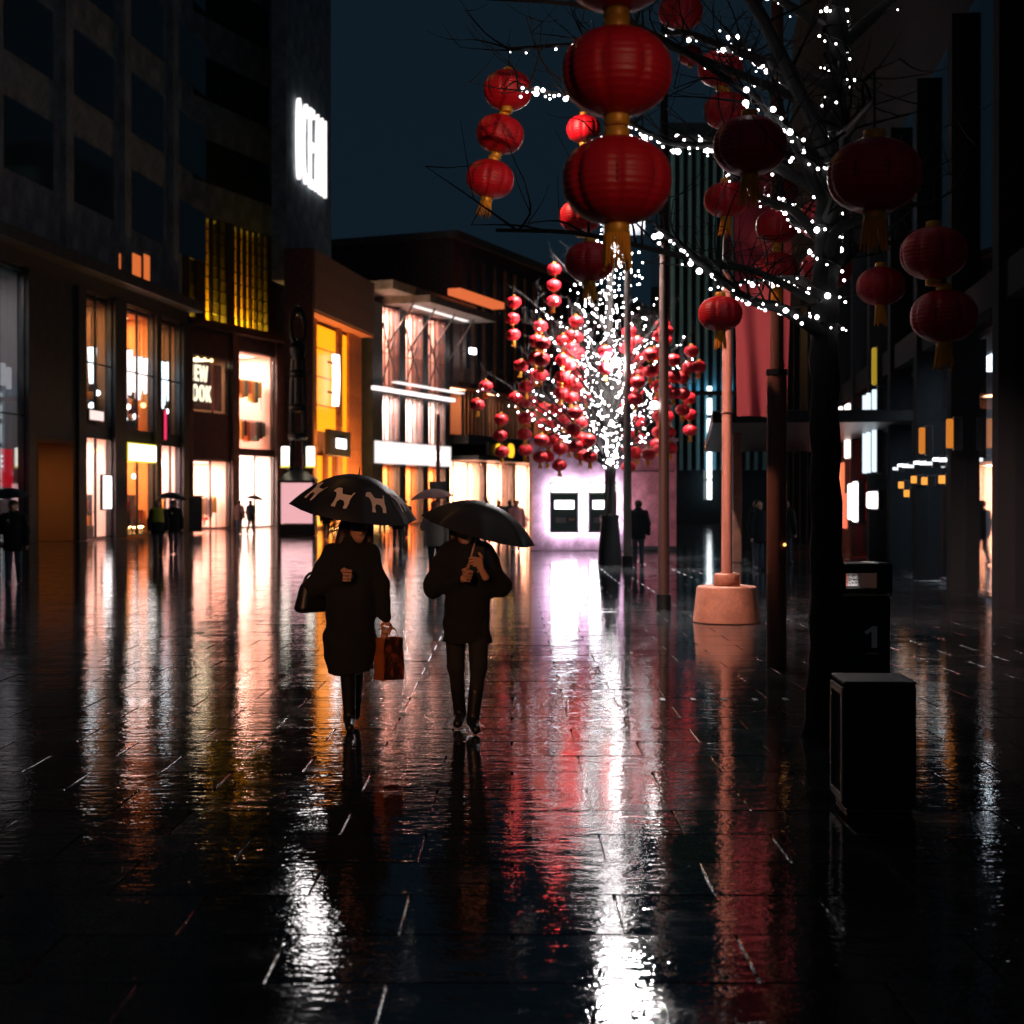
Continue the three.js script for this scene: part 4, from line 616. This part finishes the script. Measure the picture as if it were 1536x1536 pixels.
function skinned(fn, lo, hi, N) {
  const mc = new MarchingCubes(N, M.skin, false, false, 160000); mc.isolation = 0;
  const hx = (hi[0] - lo[0]) / 2, hy = (hi[1] - lo[1]) / 2, hz = (hi[2] - lo[2]) / 2, cx = (hi[0] + lo[0]) / 2, cy = (hi[1] + lo[1]) / 2, cz = (hi[2] + lo[2]) / 2;
  for (let z = 0; z < N; z++) for (let y = 0; y < N; y++) for (let x = 0; x < N; x++) {
    const edge = x < 2 || y < 2 || z < 2 || x > N - 3 || y > N - 3 || z > N - 3;
    mc.field[x + y * N + z * N * N] = edge ? -0.02 : -fn(cx + hx * (x - N / 2) / (N / 2), cy + hy * (y - N / 2) / (N / 2), cz + hz * (z - N / 2) / (N / 2));
  }
  mc.update();
  const c = mc.count, g0 = new THREE.BufferGeometry(), a = new Float32Array(c * 3);
  for (let i = 0; i < c; i++) { a[i * 3] = cx + hx * mc.positionArray[i * 3]; a[i * 3 + 1] = cy + hy * mc.positionArray[i * 3 + 1]; a[i * 3 + 2] = cz + hz * mc.positionArray[i * 3 + 2]; }
  g0.setAttribute('position', new THREE.BufferAttribute(a, 3));
  const g = mergeVertices(g0, 1e-5); g.computeVertexNormals();
  let vol = 0; { const p = g.attributes.position, ix = g.index.array, A = V(), B = V(), C = V(); for (let i = 0; i < ix.length; i += 3) { A.fromBufferAttribute(p, ix[i]); B.fromBufferAttribute(p, ix[i + 1]); C.fromBufferAttribute(p, ix[i + 2]); vol += A.dot(B.cross(C)); } if (vol < 0) { for (let i = 0; i < ix.length; i += 3) { const t = ix[i]; ix[i] = ix[i + 1]; ix[i + 1] = t; } g.computeVertexNormals(); } }
  return g;
}
// a head, its face towards +z, centred on the skull
const headGeo = (() => {
  const f = fieldOf([[0, 0.02, -0.01, 0, 0.02, -0.025, 0.088, 0.088, 0.9], [0, -0.05, 0.025, 0, -0.085, 0.05, 0.055, 0.03, 1], [0, -0.02, 0.04, 0, -0.06, 0.045, 0.06, 0.05], [0, 0.012, 0.085, 0, -0.03, 0.105, 0.010, 0.014], [-0.018, -0.033, 0.09, 0.018, -0.033, 0.09, 0.009, 0.009], [-0.04, 0.028, 0.075, 0.04, 0.028, 0.075, 0.013, 0.013], [-0.082, 0, 0.0, -0.085, -0.03, 0.005, 0.016, 0.011], [0.082, 0, 0, 0.085, -0.03, 0.005, 0.016, 0.011], [-0.02, -0.062, 0.083, 0.02, -0.062, 0.083, 0.008, 0.008], [-0.015, -0.073, 0.08, 0.015, -0.073, 0.08, 0.008, 0.008], [0, -0.07, -0.02, 0, -0.18, -0.035, 0.052, 0.055]], 0.02);
  const eye = (x, y, z) => Math.min(Math.hypot(x - 0.032, y - 0.008, z - 0.098), Math.hypot(x + 0.032, y - 0.008, z - 0.098)) - 0.017;
  return skinned((x, y, z) => Math.max(f(x, y, z), -eye(x, y, z)), [-0.13, -0.22, -0.15], [0.13, 0.14, 0.15], 60);
})();
// a fist closed round a shaft along y; the wrist leaves towards -z
const fistGeo = (() => {
  const pr = [[-0.012, 0.032, -0.032, -0.012, -0.032, -0.032, 0.019, 0.017], [0.01, 0.03, -0.034, 0.01, -0.03, -0.034, 0.017, 0.015], [0, 0, -0.04, -0.005, -0.01, -0.10, 0.024, 0.028]];
  [[0.036, 0.0098], [0.012, 0.0102], [-0.012, 0.0098], [-0.034, 0.0085]].forEach(([y, r], i) => { const l = i === 3 ? 0.9 : 1; pr.push([0.026, y, -0.03, 0.036 * l, y, 0.004, r, r * 0.95], [0.036 * l, y, 0.004, 0.012, y - 0.002, 0.028 * l, r * 0.95, r * 0.9], [0.012, y - 0.002, 0.028 * l, -0.014, y - 0.002, 0.022, r * 0.9, r * 0.8]); });
  pr.push([-0.026, 0.01, -0.03, -0.034, 0.034, -0.002, 0.013, 0.011], [-0.034, 0.034, -0.002, -0.012, 0.052, 0.022, 0.011, 0.009]);
  return skinned(fieldOf(pr, 0.006), [-0.07, -0.07, -0.12], [0.07, 0.08, 0.06], 56);
})();
// an open hand whose four fingers lie across the back of a phone; the wrist leaves downwards
const phoneHandGeo = (() => {
  const pr = [[0.02, -0.03, 0, 0.03, 0.025, 0, 0.02, 0.017], [0.0, -0.035, 0.002, 0.01, 0.02, 0.002, 0.017, 0.015], [0.012, -0.05, 0, 0.02, -0.12, -0.01, 0.024, 0.028]];
  [[0.034, 0.062], [0.012, 0.07], [-0.01, 0.066], [-0.03, 0.052]].forEach(([y, l]) => pr.push([0.02, y, 0.008, -0.012, y + 0.02, 0.016, 0.0098, 0.0092], [-0.012, y + 0.02, 0.016, 0.02 - l, y + 0.026, 0.006, 0.0092, 0.0078]));
  pr.push([0.034, 0.0, -0.006, 0.048, 0.035, -0.014, 0.012, 0.011], [0.048, 0.035, -0.014, 0.038, 0.066, -0.022, 0.011, 0.009]);
  return skinned(fieldOf(pr, 0.005), [-0.08, -0.15, -0.06], [0.08, 0.1, 0.05], 56);
})();
const placed = (g, pos, rot = [0, 0, 0], s = 1) => g.clone().applyMatrix4(new THREE.Matrix4().compose(V(...pos), new THREE.Quaternion().setFromEuler(new THREE.Euler(...rot)), V(s, s, s)));

// the woman in the long coat
{
  const W = thing('person', 'person in long black coat and glasses walking under the dog print umbrella', 'person', [-1.23, 0, -11.4], 0.05);
  const body = fieldOf([[0, 0.92, 0, 0, 1.25, 0, 0.13, 0.14, 1.4], [0, 1.3, 0, 0.04, 1.46, 0.02, 0.09, 0.052], [-0.09, 0.9, 0, -0.02, 0.48, 0.07, 0.078, 0.052], [-0.02, 0.48, 0.07, -0.01, 0.1, 0.03, 0.05, 0.034], [-0.01, 0.07, 0.03, 0.0, 0.035, 0.17, 0.036, 0.028], [0.09, 0.9, 0, 0.04, 0.47, -0.02, 0.078, 0.052], [0.04, 0.47, -0.02, 0.02, 0.2, -0.3, 0.048, 0.034], [0.02, 0.19, -0.31, 0.02, 0.07, -0.25, 0.034, 0.028], [-0.14, 1.34, 0, -0.27, 1.08, 0.0, 0.042, 0.04], [-0.27, 1.08, 0.0, -0.04, 1.17, 0.15, 0.042, 0.03], [0.14, 1.34, 0, 0.225, 1.09, -0.02, 0.042, 0.04], [0.235, 1.09, -0.02, 0.262, 0.86, 0.03, 0.042, 0.028]], 0.04);
  part(W, 'body', [skinned(body, [-0.42, -0.04, -0.4], [0.42, 1.6, 0.35], 84), placed(headGeo, [0.055, 1.545, 0.04], [0.16, 0.28, -0.05]), placed(fistGeo, [-0.022, 1.185, 0.235], [0, -0.25, -0.08]), placed(fistGeo, [0.272, 0.785, 0.045], [-1.35, 0.2, 0.1])], M.skin);
  const coat = fieldOf([[0, 1.3, 0, 0, 0.95, 0.0, 0.155, 0.18, 1.25], [0, 0.95, 0, -0.01, 0.62, 0, 0.19, 0.195, 1.2], [-0.01, 0.62, 0, -0.02, 0.42, 0.01, 0.19, 0.165, 1.15], [0.02, 0.55, -0.08, 0.08, 0.44, -0.16, 0.14, 0.1], [0.01, 1.40, 0.01, 0.02, 1.44, 0.01, 0.09, 0.075], [-0.145, 1.35, 0, -0.285, 1.08, 0.0, 0.07, 0.07], [-0.285, 1.08, 0, -0.07, 1.165, 0.13, 0.07, 0.05], [0.145, 1.35, 0, 0.225, 1.09, -0.02, 0.07, 0.06], [0.225, 1.09, -0.02, 0.262, 0.87, 0.03, 0.058, 0.046]], 0.06);
  part(W, 'coat', skinned((x, y, z) => Math.max(coat(x, y, z) + 0.007 * Math.sin(x * 34 + y * 7 + 2 * Math.sin(y * 9)) * (y < 1 ? 1 : 0.5) + 0.004 * Math.sin(y * 38 + x * 17), 0.43 + 0.12 * Math.max(0, x - 0.02) + 0.01 * Math.sin(x * 20) - y), [-0.45, 0.36, -0.36], [0.42, 1.58, 0.34], 96), M.coat);
  const boots = fieldOf([[-0.02, 0.44, 0.066, -0.01, 0.1, 0.03, 0.06, 0.045], [-0.01, 0.075, 0.03, 0.0, 0.038, 0.18, 0.045, 0.034], [-0.01, 0.06, 0.0, -0.01, 0.012, -0.005, 0.03, 0.02], [0.04, 0.45, -0.04, 0.02, 0.2, -0.3, 0.058, 0.046], [0.02, 0.2, -0.31, 0.02, 0.068, -0.25, 0.046, 0.038]], 0.03);
  part(W, 'boots', skinned((x, y, z) => Math.max(boots(x, y, z), -y + 0.001), [-0.15, -0.03, -0.42], [0.18, 0.56, 0.28], 64), M.boot);
  const hair = fieldOf([[0.05, 1.575, 0.0, 0.05, 1.56, 0.0, 0.112, 0.11, 0.95], [-0.03, 1.55, 0.0, -0.07, 1.43, 0.01, 0.06, 0.05], [0.13, 1.54, 0.0, 0.14, 1.44, 0.0, 0.04, 0.035], [0.05, 1.6, 0.07, -0.02, 1.55, 0.09, 0.045, 0.03]], 0.04);
  const hg = [skinned((x, y, z) => Math.max(hair(x, y, z), -(Math.hypot((x - 0.075) * 1.05, (y - 1.51) * 0.85, z - 0.15) - 0.10)), [-0.2, 1.34, -0.16], [0.24, 1.74, 0.18], 60)];
  for (let k = 0; k < 16; k++) { const a = rr(-0.11, -0.02), y = rr(1.5, 1.62); hg.push(limbGeo([V(a, y, rr(-0.02, 0.06)), V(a - rr(0.05, 0.09), y - 0.03, rr(0, 0.05)), V(a - rr(0.04, 0.1), y - rr(0.1, 0.16), rr(0, 0.05))], 0.004, 0.0015, 4, 6)); }
  part(W, 'hair', hg, M.hair);
  const gl = [-1, 1].map((s) => placed(new THREE.TorusGeometry(0.024, 0.003, 6, 18).translate(s * 0.032, 0, 0), [0.085, 1.547, 0.147], [0.16, 0.28, -0.05])); gl.push(stick([0.08, 1.549, 0.15], [0.092, 1.549, 0.148], 0.003));
  part(W, 'glasses', gl, M.frame); part(W, 'lens', [-1, 1].map((s) => placed(new THREE.CircleGeometry(0.022, 16).translate(s * 0.032, 0, 0), [0.085, 1.547, 0.147], [0.16, 0.28, -0.05])), M.glass);
  // handbag hung from the bent elbow
  const hb = thing('handbag', 'black leather handbag hanging from the bent elbow of the long coated walker', 'handbag', [-1.52, 0.88, -11.42], 0.75);
  part(hb, 'bag', (() => { const g = new RoundedBoxGeometry(0.27, 0.24, 0.12, 4, 0.05); const p = g.attributes.position; for (let i = 0; i < p.count; i++) { const k = 1 - 0.25 * (p.getY(i) / 0.12); p.setX(i, p.getX(i) * k); p.setZ(i, p.getZ(i) * k); } g.computeVertexNormals(); return g.translate(0, 0.13, 0); })(), M.boot);
  part(hb, 'handle', new THREE.TorusGeometry(0.085, 0.011, 8, 24, Math.PI).translate(0, 0.23, 0), M.boot);
  // paper carrier bag
  const pb = thing('carrier_bag', 'orange and brown paper carrier bag hanging from the lowered hand', 'bag', [-0.935, 0.385, -11.36], 0.75);
  const paper = mottled(0.60, 0.16, 0.03, 0.6, 3), print = std(1, 1, 1, 0.5, { map: rep(tex(TN, (i) => { const k = clamp(0.35 + 1.5 * nPatch[i]), g = 0.9 + 0.2 * nGrain[i]; return [(0.20 + 0.52 * k) * g, (0.12 + 0.20 * k) * g, (0.08 + 0.06 * k) * g]; }, true), 1.1) });
  const crumple = (w, x0, y0) => { const g = new THREE.PlaneGeometry(w, 0.32, 8, 12), p = g.attributes.position; for (let i = 0; i < p.count; i++) { const x = p.getX(i), y = p.getY(i), k = 0.5 - y / 0.32; p.setX(i, x * (0.86 + 0.2 * k)); p.setZ(i, 0.012 * Math.sin(x * 31 + y * 14 + x0) * Math.cos(y * 19 + y0) + 0.012 * (k - 0.5)); } g.computeVertexNormals(); return g.translate(0, 0.16, 0); };
  part(pb, 'front', crumple(0.2, 0, 0).translate(0, 0, 0.055), print); part(pb, 'back', crumple(0.2, 2, 1).rotateY(Math.PI).translate(0, 0, -0.055), print); part(pb, 'side', crumple(0.12, 1, 2).rotateY(Math.PI / 2).translate(0.095, 0, 0), paper); part(pb, 'side', crumple(0.12, 3, 1).rotateY(-Math.PI / 2).translate(-0.095, 0, 0), paper); part(pb, 'base', bx(-0.1, 0.1, 0.0, 0.005, -0.058, 0.058), paper);
  for (const s of [-1, 1]) part(pb, 'handle', new THREE.TorusGeometry(0.045, 0.004, 6, 20, Math.PI).scale(1, 1.9, 1).translate(0, 0.305, s * 0.045), paper);
}
// the woman with phone
{
  const W = thing('person', 'person in short black coat looking at a phone under the plain umbrella', 'person', [-0.345, 0, -11.4], -0.03);
  const legs = [[-0.085, 0.88, 0, -0.085, 0.48, 0.0, 0.082, 0.055], [-0.085, 0.48, 0.0, -0.062, 0.1, -0.14, 0.052, 0.036], [-0.062, 0.08, -0.14, -0.07, 0.04, 0.0, 0.04, 0.03], [0.085, 0.88, 0, 0.095, 0.49, 0.12, 0.082, 0.055], [0.095, 0.49, 0.12, 0.055, 0.09, 0.14, 0.052, 0.036], [0.055, 0.07, 0.14, 0.085, 0.038, 0.28, 0.04, 0.03]];
  const body = fieldOf([[0, 0.9, 0, 0, 1.25, 0, 0.13, 0.145, 1.4], [0, 1.3, 0, -0.015, 1.45, 0.03, 0.09, 0.052], ...legs, [-0.14, 1.34, 0, -0.245, 1.08, -0.01, 0.045, 0.042], [-0.25, 1.08, -0.01, -0.02, 1.16, 0.16, 0.043, 0.03], [0.14, 1.34, 0, 0.245, 1.08, -0.01, 0.045, 0.042], [0.25, 1.08, -0.01, 0.115, 1.2, 0.16, 0.043, 0.03]], 0.04);
  part(W, 'body', [skinned(body, [-0.4, -0.04, -0.3], [0.4, 1.55, 0.36], 84), placed(headGeo, [-0.015, 1.535, 0.06], [0.42, 0.1, 0]), placed(fistGeo, [0.012, 1.185, 0.25], [0, -0.1, -0.24]), placed(phoneHandGeo, [0.095, 1.275, 0.235], [0.1, 0.1, 0.35])], M.skin);
  const coat = fieldOf([[0, 1.3, 0, 0, 0.98, 0, 0.15, 0.15, 1.25], [0, 0.98, 0, 0, 0.66, 0, 0.165, 0.19, 1.2], [0, 1.38, 0.01, -0.01, 1.45, 0.02, 0.095, 0.08], [-0.145, 1.35, 0, -0.25, 1.09, -0.01, 0.078, 0.076], [-0.25, 1.09, -0.01, -0.06, 1.155, 0.14, 0.072, 0.05], [0.145, 1.35, 0, 0.25, 1.09, -0.01, 0.078, 0.076], [0.25, 1.09, -0.01, 0.13, 1.19, 0.145, 0.072, 0.05]], 0.06);
  part(W, 'coat', skinned((x, y, z) => Math.max(coat(x, y, z) + 0.006 * Math.sin(x * 30 + y * 11 + 2 * Math.sin(y * 8)) + 0.004 * Math.sin(y * 40 + x * 12), 0.665 + 0.006 * Math.sin(x * 25) - y), [-0.42, 0.6, -0.3], [0.42, 1.6, 0.32], 92), M.coat2);
  const tr = fieldOf(legs.filter((_, i) => i % 3 < 2).map((p) => { const q = [...p]; q[6] += 0.008; q[7] += 0.01; return q; }), 0.03);
  part(W, 'trousers', skinned((x, y, z) => Math.max(tr(x, y, z), 0.2 - y), [-0.22, 0.1, -0.26], [0.22, 1.0, 0.26], 64), M.black);
  const bt = fieldOf([[-0.074, 0.3, -0.067, -0.062, 0.1, -0.14, 0.056, 0.047], [-0.062, 0.08, -0.14, -0.071, 0.042, 0.01, 0.048, 0.036], [0.076, 0.3, 0.13, 0.055, 0.1, 0.14, 0.056, 0.047], [0.055, 0.075, 0.14, 0.086, 0.04, 0.29, 0.048, 0.036]], 0.025);
  part(W, 'boots', skinned((x, y, z) => Math.max(bt(x, y, z), 0.001 - y, y - 0.33), [-0.2, -0.03, -0.26], [0.2, 0.4, 0.38], 60), M.boot);
  const hair = fieldOf([[-0.015, 1.57, 0.02, -0.015, 1.55, 0.02, 0.106, 0.104, 0.95], [-0.1, 1.53, 0.03, -0.105, 1.46, 0.05, 0.035, 0.03], [0.07, 1.53, 0.03, 0.075, 1.46, 0.05, 0.035, 0.03]], 0.03);
  part(W, 'hair', skinned((x, y, z) => Math.max(hair(x, y, z), -(Math.hypot(x + 0.012, (y - 1.49) * 0.8, z - 0.16) - 0.095)), [-0.17, 1.4, -0.13], [0.14, 1.7, 0.17], 52), M.hair);
  const ph = thing('phone', 'smartphone held up in front of the short coated walker', 'phone', [-0.245, 1.27, -11.185], 0.15); ph.rotation.x = -0.35;
  part(ph, 'case', rbx(-0.036, 0.036, -0.01, 0.14, -0.005, 0.005, 0.004), M.frame); part(ph, 'screen', bx(-0.032, 0.032, 0.0, 0.132, -0.0065, -0.0052), glow(0.8, 0.9, 1, 0.6));
}
// umbrellas
function canopyGeo(R, h, n, seg = 12) {
  const per = 6, N = n * per, pos = [], idx = [];
  const at = (u, a) => { const s = Math.PI / n, la = ((a % (2 * s)) + 2 * s) % (2 * s) - s, chord = Math.cos(s) / Math.cos(la), f = 1 - (1 - chord) * 0.75 * u, rim = 1 - 0.05 * Math.cos(la * n / 2) * Math.pow(u, 5), r = R * u * f * rim; return [Math.cos(a) * r, h * (1 - Math.pow(u, 2.1)) - 0.035 * (1 - Math.abs(la) / s) * Math.pow(u, 3) * 0.3, Math.sin(a) * r]; };
  for (let j = 0; j <= seg; j++) for (let i = 0; i <= N; i++) pos.push(...at(j / seg, i / N * Math.PI * 2 + Math.PI / n));
  for (let j = 0; j < seg; j++) for (let i = 0; i < N; i++) { const a = j * (N + 1) + i, b = a + 1, c = a + N + 1, d = c + 1; idx.push(a, b, c, b, d, c); }
  const g = new THREE.BufferGeometry(); g.setAttribute('position', new THREE.Float32BufferAttribute(pos, 3)); g.setIndex(idx); g.computeVertexNormals();
  return { g, at };
}
function umbrella(label, [x, y, z], R, h, tilt, shaft, cloth, stickMat, low) {
  const o = thing('umbrella', label, 'umbrella', [x, y, z]); o.rotation.set(...tilt, 'YXZ');
  const n = 8, { g, at } = canopyGeo(R, h, n), can = part(o, 'canopy', g, cloth);
  part(o, 'shaft', cyl(0.007, 0.007, shaft + h, 8, 0, -shaft, 0), stickMat); part(o, 'tip', cyl(0.006, 0.003, 0.06, 8, 0, h, 0), M.frame); part(o, 'handle', cyl(0.013, 0.013, 0.11, 10, 0, -shaft - 0.02, 0), stickMat);
  if (!low) for (let k = 0; k < n; k++) { const a = k / n * Math.PI * 2 + Math.PI / n * 2 - Math.PI / n, e = at(0.99, a + Math.PI / n * 0), pts = [0.05, 0.4, 0.75, 0.99].map((u) => { const q = at(u, Math.PI / n * 0 + k / n * Math.PI * 2); return V(q[0], q[1] - 0.006, q[2]); }); part(o, 'rib', limbGeo(pts, 0.003, 0.002, 4, 10), M.greyMetal); }
  return { o, can, at };
}
{
  const { can, at } = umbrella('black umbrella printed with white dog silhouettes', [-1.2, 1.66, -11.3], 0.49, 0.285, [0.16, 0.2, -0.13], 0.50, M.umbrella, M.frame);
  const dog = [[0.02, 0.78], [0, 0.72], [0.12, 0.70], [0.17, 0.62], [0.2, 0.45], [0.17, 0.2], [0.12, 0.05], [0.12, 0], [0.3, 0], [0.31, 0.25], [0.42, 0.38], [0.6, 0.33], [0.68, 0.18], [0.66, 0.03], [0.66, 0], [0.82, 0], [0.86, 0.22], [0.84, 0.4], [0.86, 0.55], [0.9, 0.72], [0.95, 0.84], [0.87, 0.84], [0.82, 0.66], [0.6, 0.66], [0.42, 0.68], [0.36, 0.85], [0.32, 1.0], [0.15, 0.98], [0.08, 0.9]];
  const sh = new THREE.Shape(dog.map(([a, b]) => new THREE.Vector2(a, b)));
  for (let k = 0; k < 8; k++) {
    const g = new THREE.ShapeGeometry(sh), p = g.attributes.position, a0 = (k + 0.5) / 8 * Math.PI * 2;
    for (let i = 0; i < p.count; i++) { const u = 0.86 - p.getY(i) * 0.30, q = at(u, a0 + (0.5 - p.getX(i)) * 0.36 / u), l = 1.012; p.setXYZ(i, q[0] * l, q[1] + 0.004, q[2] * l); }
    g.computeVertexNormals(); part(can, 'dog_print', g, M.dog);
  }
  umbrella('plain black umbrella tipped over the walker with the phone', [-0.255, 1.52, -11.25], 0.45, 0.22, [0.12, 0.1, -0.26], 0.36, M.umbrella, M.wood);
}
// people further off: a few builds, each copied with its own coat
{
  const shapes = {};
  const build = (kind) => {
    const walk = kind !== 'stand' ? 1 : 0, up = kind === 'umbrella';
    const legs = [[-0.09, 0.88, 0, -0.09, 0.48, 0.06 * walk, 0.085, 0.06], [-0.09, 0.48, 0.06 * walk, -0.09, 0.08, 0.12 * walk, 0.058, 0.042], [-0.09, 0.06, 0.12 * walk, -0.1, 0.04, 0.14 + 0.12 * walk, 0.042, 0.032], [0.09, 0.88, 0, 0.09, 0.48, -0.03 * walk, 0.085, 0.06], [0.09, 0.48, -0.03 * walk, 0.09, 0.1, -0.2 * walk, 0.058, 0.042], [0.09, 0.08, -0.2 * walk, 0.1, 0.04, 0.14 - 0.22 * walk, 0.042, 0.032]];
    const arms = [[-0.19, 1.4, 0, -0.26, 1.12, -0.02, 0.06, 0.05], up ? [-0.26, 1.12, -0.02, -0.1, 1.28, 0.2, 0.046, 0.036] : [-0.26, 1.12, -0.02, -0.27, 0.84, 0.06, 0.046, 0.036], [0.19, 1.4, 0, 0.26, 1.12, 0, 0.06, 0.05], [0.26, 1.12, 0, 0.27, 0.84, 0.05, 0.046, 0.036]];
    const hands = [up ? [-0.1, 1.28, 0.2, -0.08, 1.33, 0.22, 0.035, 0.03] : [-0.27, 0.84, 0.06, -0.27, 0.74, 0.08, 0.034, 0.026], [0.27, 0.84, 0.05, 0.27, 0.74, 0.07, 0.034, 0.026]];
    const body = fieldOf([[0, 0.92, 0, 0, 1.3, 0, 0.14, 0.16, 1.3], [0, 1.35, 0, 0, 1.52, 0.01, 0.08, 0.055], ...legs, ...arms, ...hands], 0.04);
    const coat = fieldOf([[0, 1.36, 0, 0, 1.0, 0, 0.18, 0.19, 1.2], [0, 1.0, 0, 0, 0.72, 0, 0.19, 0.205, 1.15], [0, 1.44, 0, 0, 1.5, 0, 0.1, 0.08], ...arms.map((q) => { const w = [...q]; w[6] += 0.025; w[7] += 0.02; return w; })], 0.05);
    return { body: join([clean(skinned(body, [-0.38, -0.03, -0.36], [0.38, 1.62, 0.34], 46)), clean(placed(headGeo, [0, 1.62, 0.02]))]), coat: skinned((x, y, z) => Math.max(coat(x, y, z), 0.7 - y), [-0.4, 0.62, -0.32], [0.4, 1.66, 0.36], 44), trousers: skinned(fieldOf(legs.map((q) => { const w = [...q]; w[6] += 0.012; w[7] += 0.012; return w; }), 0.03), [-0.26, -0.04, -0.36], [0.26, 1.02, 0.34], 42), hair: skinned(fieldOf([[0, 1.65, 0, 0, 1.64, 0, 0.105, 0.103]], 0.02), [-0.15, 1.5, -0.15], [0.15, 1.8, 0.15], 24) };
  };
  for (const k of ['walk', 'stand', 'umbrella']) shapes[k] = build(k);
  const dark = M.coat, coats = { dark, grey: std(0.10, 0.11, 0.13, 0.85), pink: std(0.55, 0.25, 0.25, 0.85), brown: std(0.10, 0.05, 0.04, 0.85), teal: std(0.05, 0.12, 0.13, 0.85), cream: std(0.6, 0.5, 0.42, 0.85) };
  const G = 'people walking in the background', pale = std(0.55, 0.5, 0.47, 0.8), jeans = std(0.04, 0.055, 0.08, 0.8);
  const put = (kind, col, x, z, turn, label, brolly, legMat = jeans) => {
    const o = thing('person', label, 'person', [x, 0, z], turn, G), s = shapes[kind];
    part(o, 'body', s.body, M.skin); part(o, 'coat', s.coat, coats[col]); part(o, 'trousers', s.trousers, legMat); const h = part(o, 'hair', s.hair, M.hair); h.position.z = -0.025;
    if (brolly) { const d = V(-0.08, 0, 0.22).applyAxisAngle(V(0, 1, 0), turn); umbrella(brolly[0], [x + d.x, 1.80, z + d.z], 0.5, 0.2, [0, 0, brolly[2] ?? 0], 0.5, brolly[1], M.frame, true); }
    return o;
  };
  const hv = put('walk', 'dark', -10.9, -46, 0.3, 'person in dark clothes and yellow high visibility vest before the arcade');
  part(hv, 'vest', skinned(fieldOf([[0, 1.36, 0, 0, 1.0, 0, 0.19, 0.2, 1.2], [0.12, 1.44, 0, -0.12, 1.44, 0, 0.085, 0.085]], 0.05), [-0.3, 0.7, -0.25], [0.3, 1.6, 0.25], 30), std(0.30, 0.32, 0.02, 0.7)).userData.label = 'yellow high visibility vest';
  put('umbrella', 'dark', -11.0, -48.5, 0.4, 'person in dark coat under a dark umbrella beside the high visibility vest', ['dark umbrella above the walker beside the high visibility vest', M.umbrella, -0.12]);
  put('stand', 'brown', -14.25, -78, 2.8, 'person in reddish brown coat facing the fashion shop window'); put('umbrella', 'dark', -13.65, -78, 2.6, 'person in dark coat with umbrella against the bright fashion shop window', ['small dark umbrella against the bright fashion shop window', M.umbrella, -0.15]);
  put('umbrella', 'dark', -10.35, -31, 0.2, 'person in black standing under umbrella by the red sale board', ['black umbrella in front of the red sale board', M.umbrella, 0.05]);
  put('walk', 'dark', -4.15, -54, 3.1, 'person in black walking away past the dog print umbrella'); put('walk', 'grey', -2.5, -57, 0.2, 'person in grey coat walking near the slim pink pole');
  put('umbrella', 'cream', -1.75, -34, 0.1, 'person in cream coat beneath the pale pink umbrella', ['pale pink translucent umbrella behind the two black ones', M.palePink, 0.1]);
  for (const [c, x, z, t, lab] of [['teal', -2.2, -66, 0.4, 'person in dark teal coat in the crowd left of the kiosk'], ['grey', -1.55, -63, 2.9, 'person in grey coat with back turned in the crowd'], ['dark', -1.0, -60, 0.1, 'person in black coat in the middle of the crowd'], ['brown', -0.6, -68, 0.5, 'person in brown coat at the back of the crowd'], ['teal', -0.1, -64, 3.0, 'person in teal coat walking away in the crowd']]) put(c === 'grey' ? 'stand' : 'walk', c, x, z, t, lab);
  for (const [k, c, x, z, t, lab] of [['walk', 'dark', -5.0, -70, 0.2, 'person in black coat walking before the terracotta building'], ['walk', 'grey', -6.6, -76, 3.0, 'person in grey coat walking away past the advert column'], ['stand', 'brown', -4.2, -82, 0.6, 'person in brown coat before the glazed store'], ['walk', 'teal', -3.3, -74, 2.7, 'person in teal coat walking away before the glazed store'], ['walk', 'dark', -8.2, -66, 0.3, 'person in black coat walking alone left of the advert column'], ['stand', 'cream', -2.6, -90, 0.1, 'person in cream coat in the far street end']]) put(k, c, x, z, t, lab);
  put('walk', 'pink', 0.16, -51, 0.1, 'person in pink jacket and pale trousers at the kiosk corner', null, pale); put('stand', 'dark', 3.42, -40.4, 3.0, 'person in black jacket standing right of the far lit tree');
  put('stand', 'dark', 6.1, -37, 0.6, 'person in dark coat waiting under the shelter canopy'); put('walk', 'dark', 7.5, -41, 2.6, 'person in dark coat walking beneath the shelter canopy');
}
renderer.render(scene, camera);
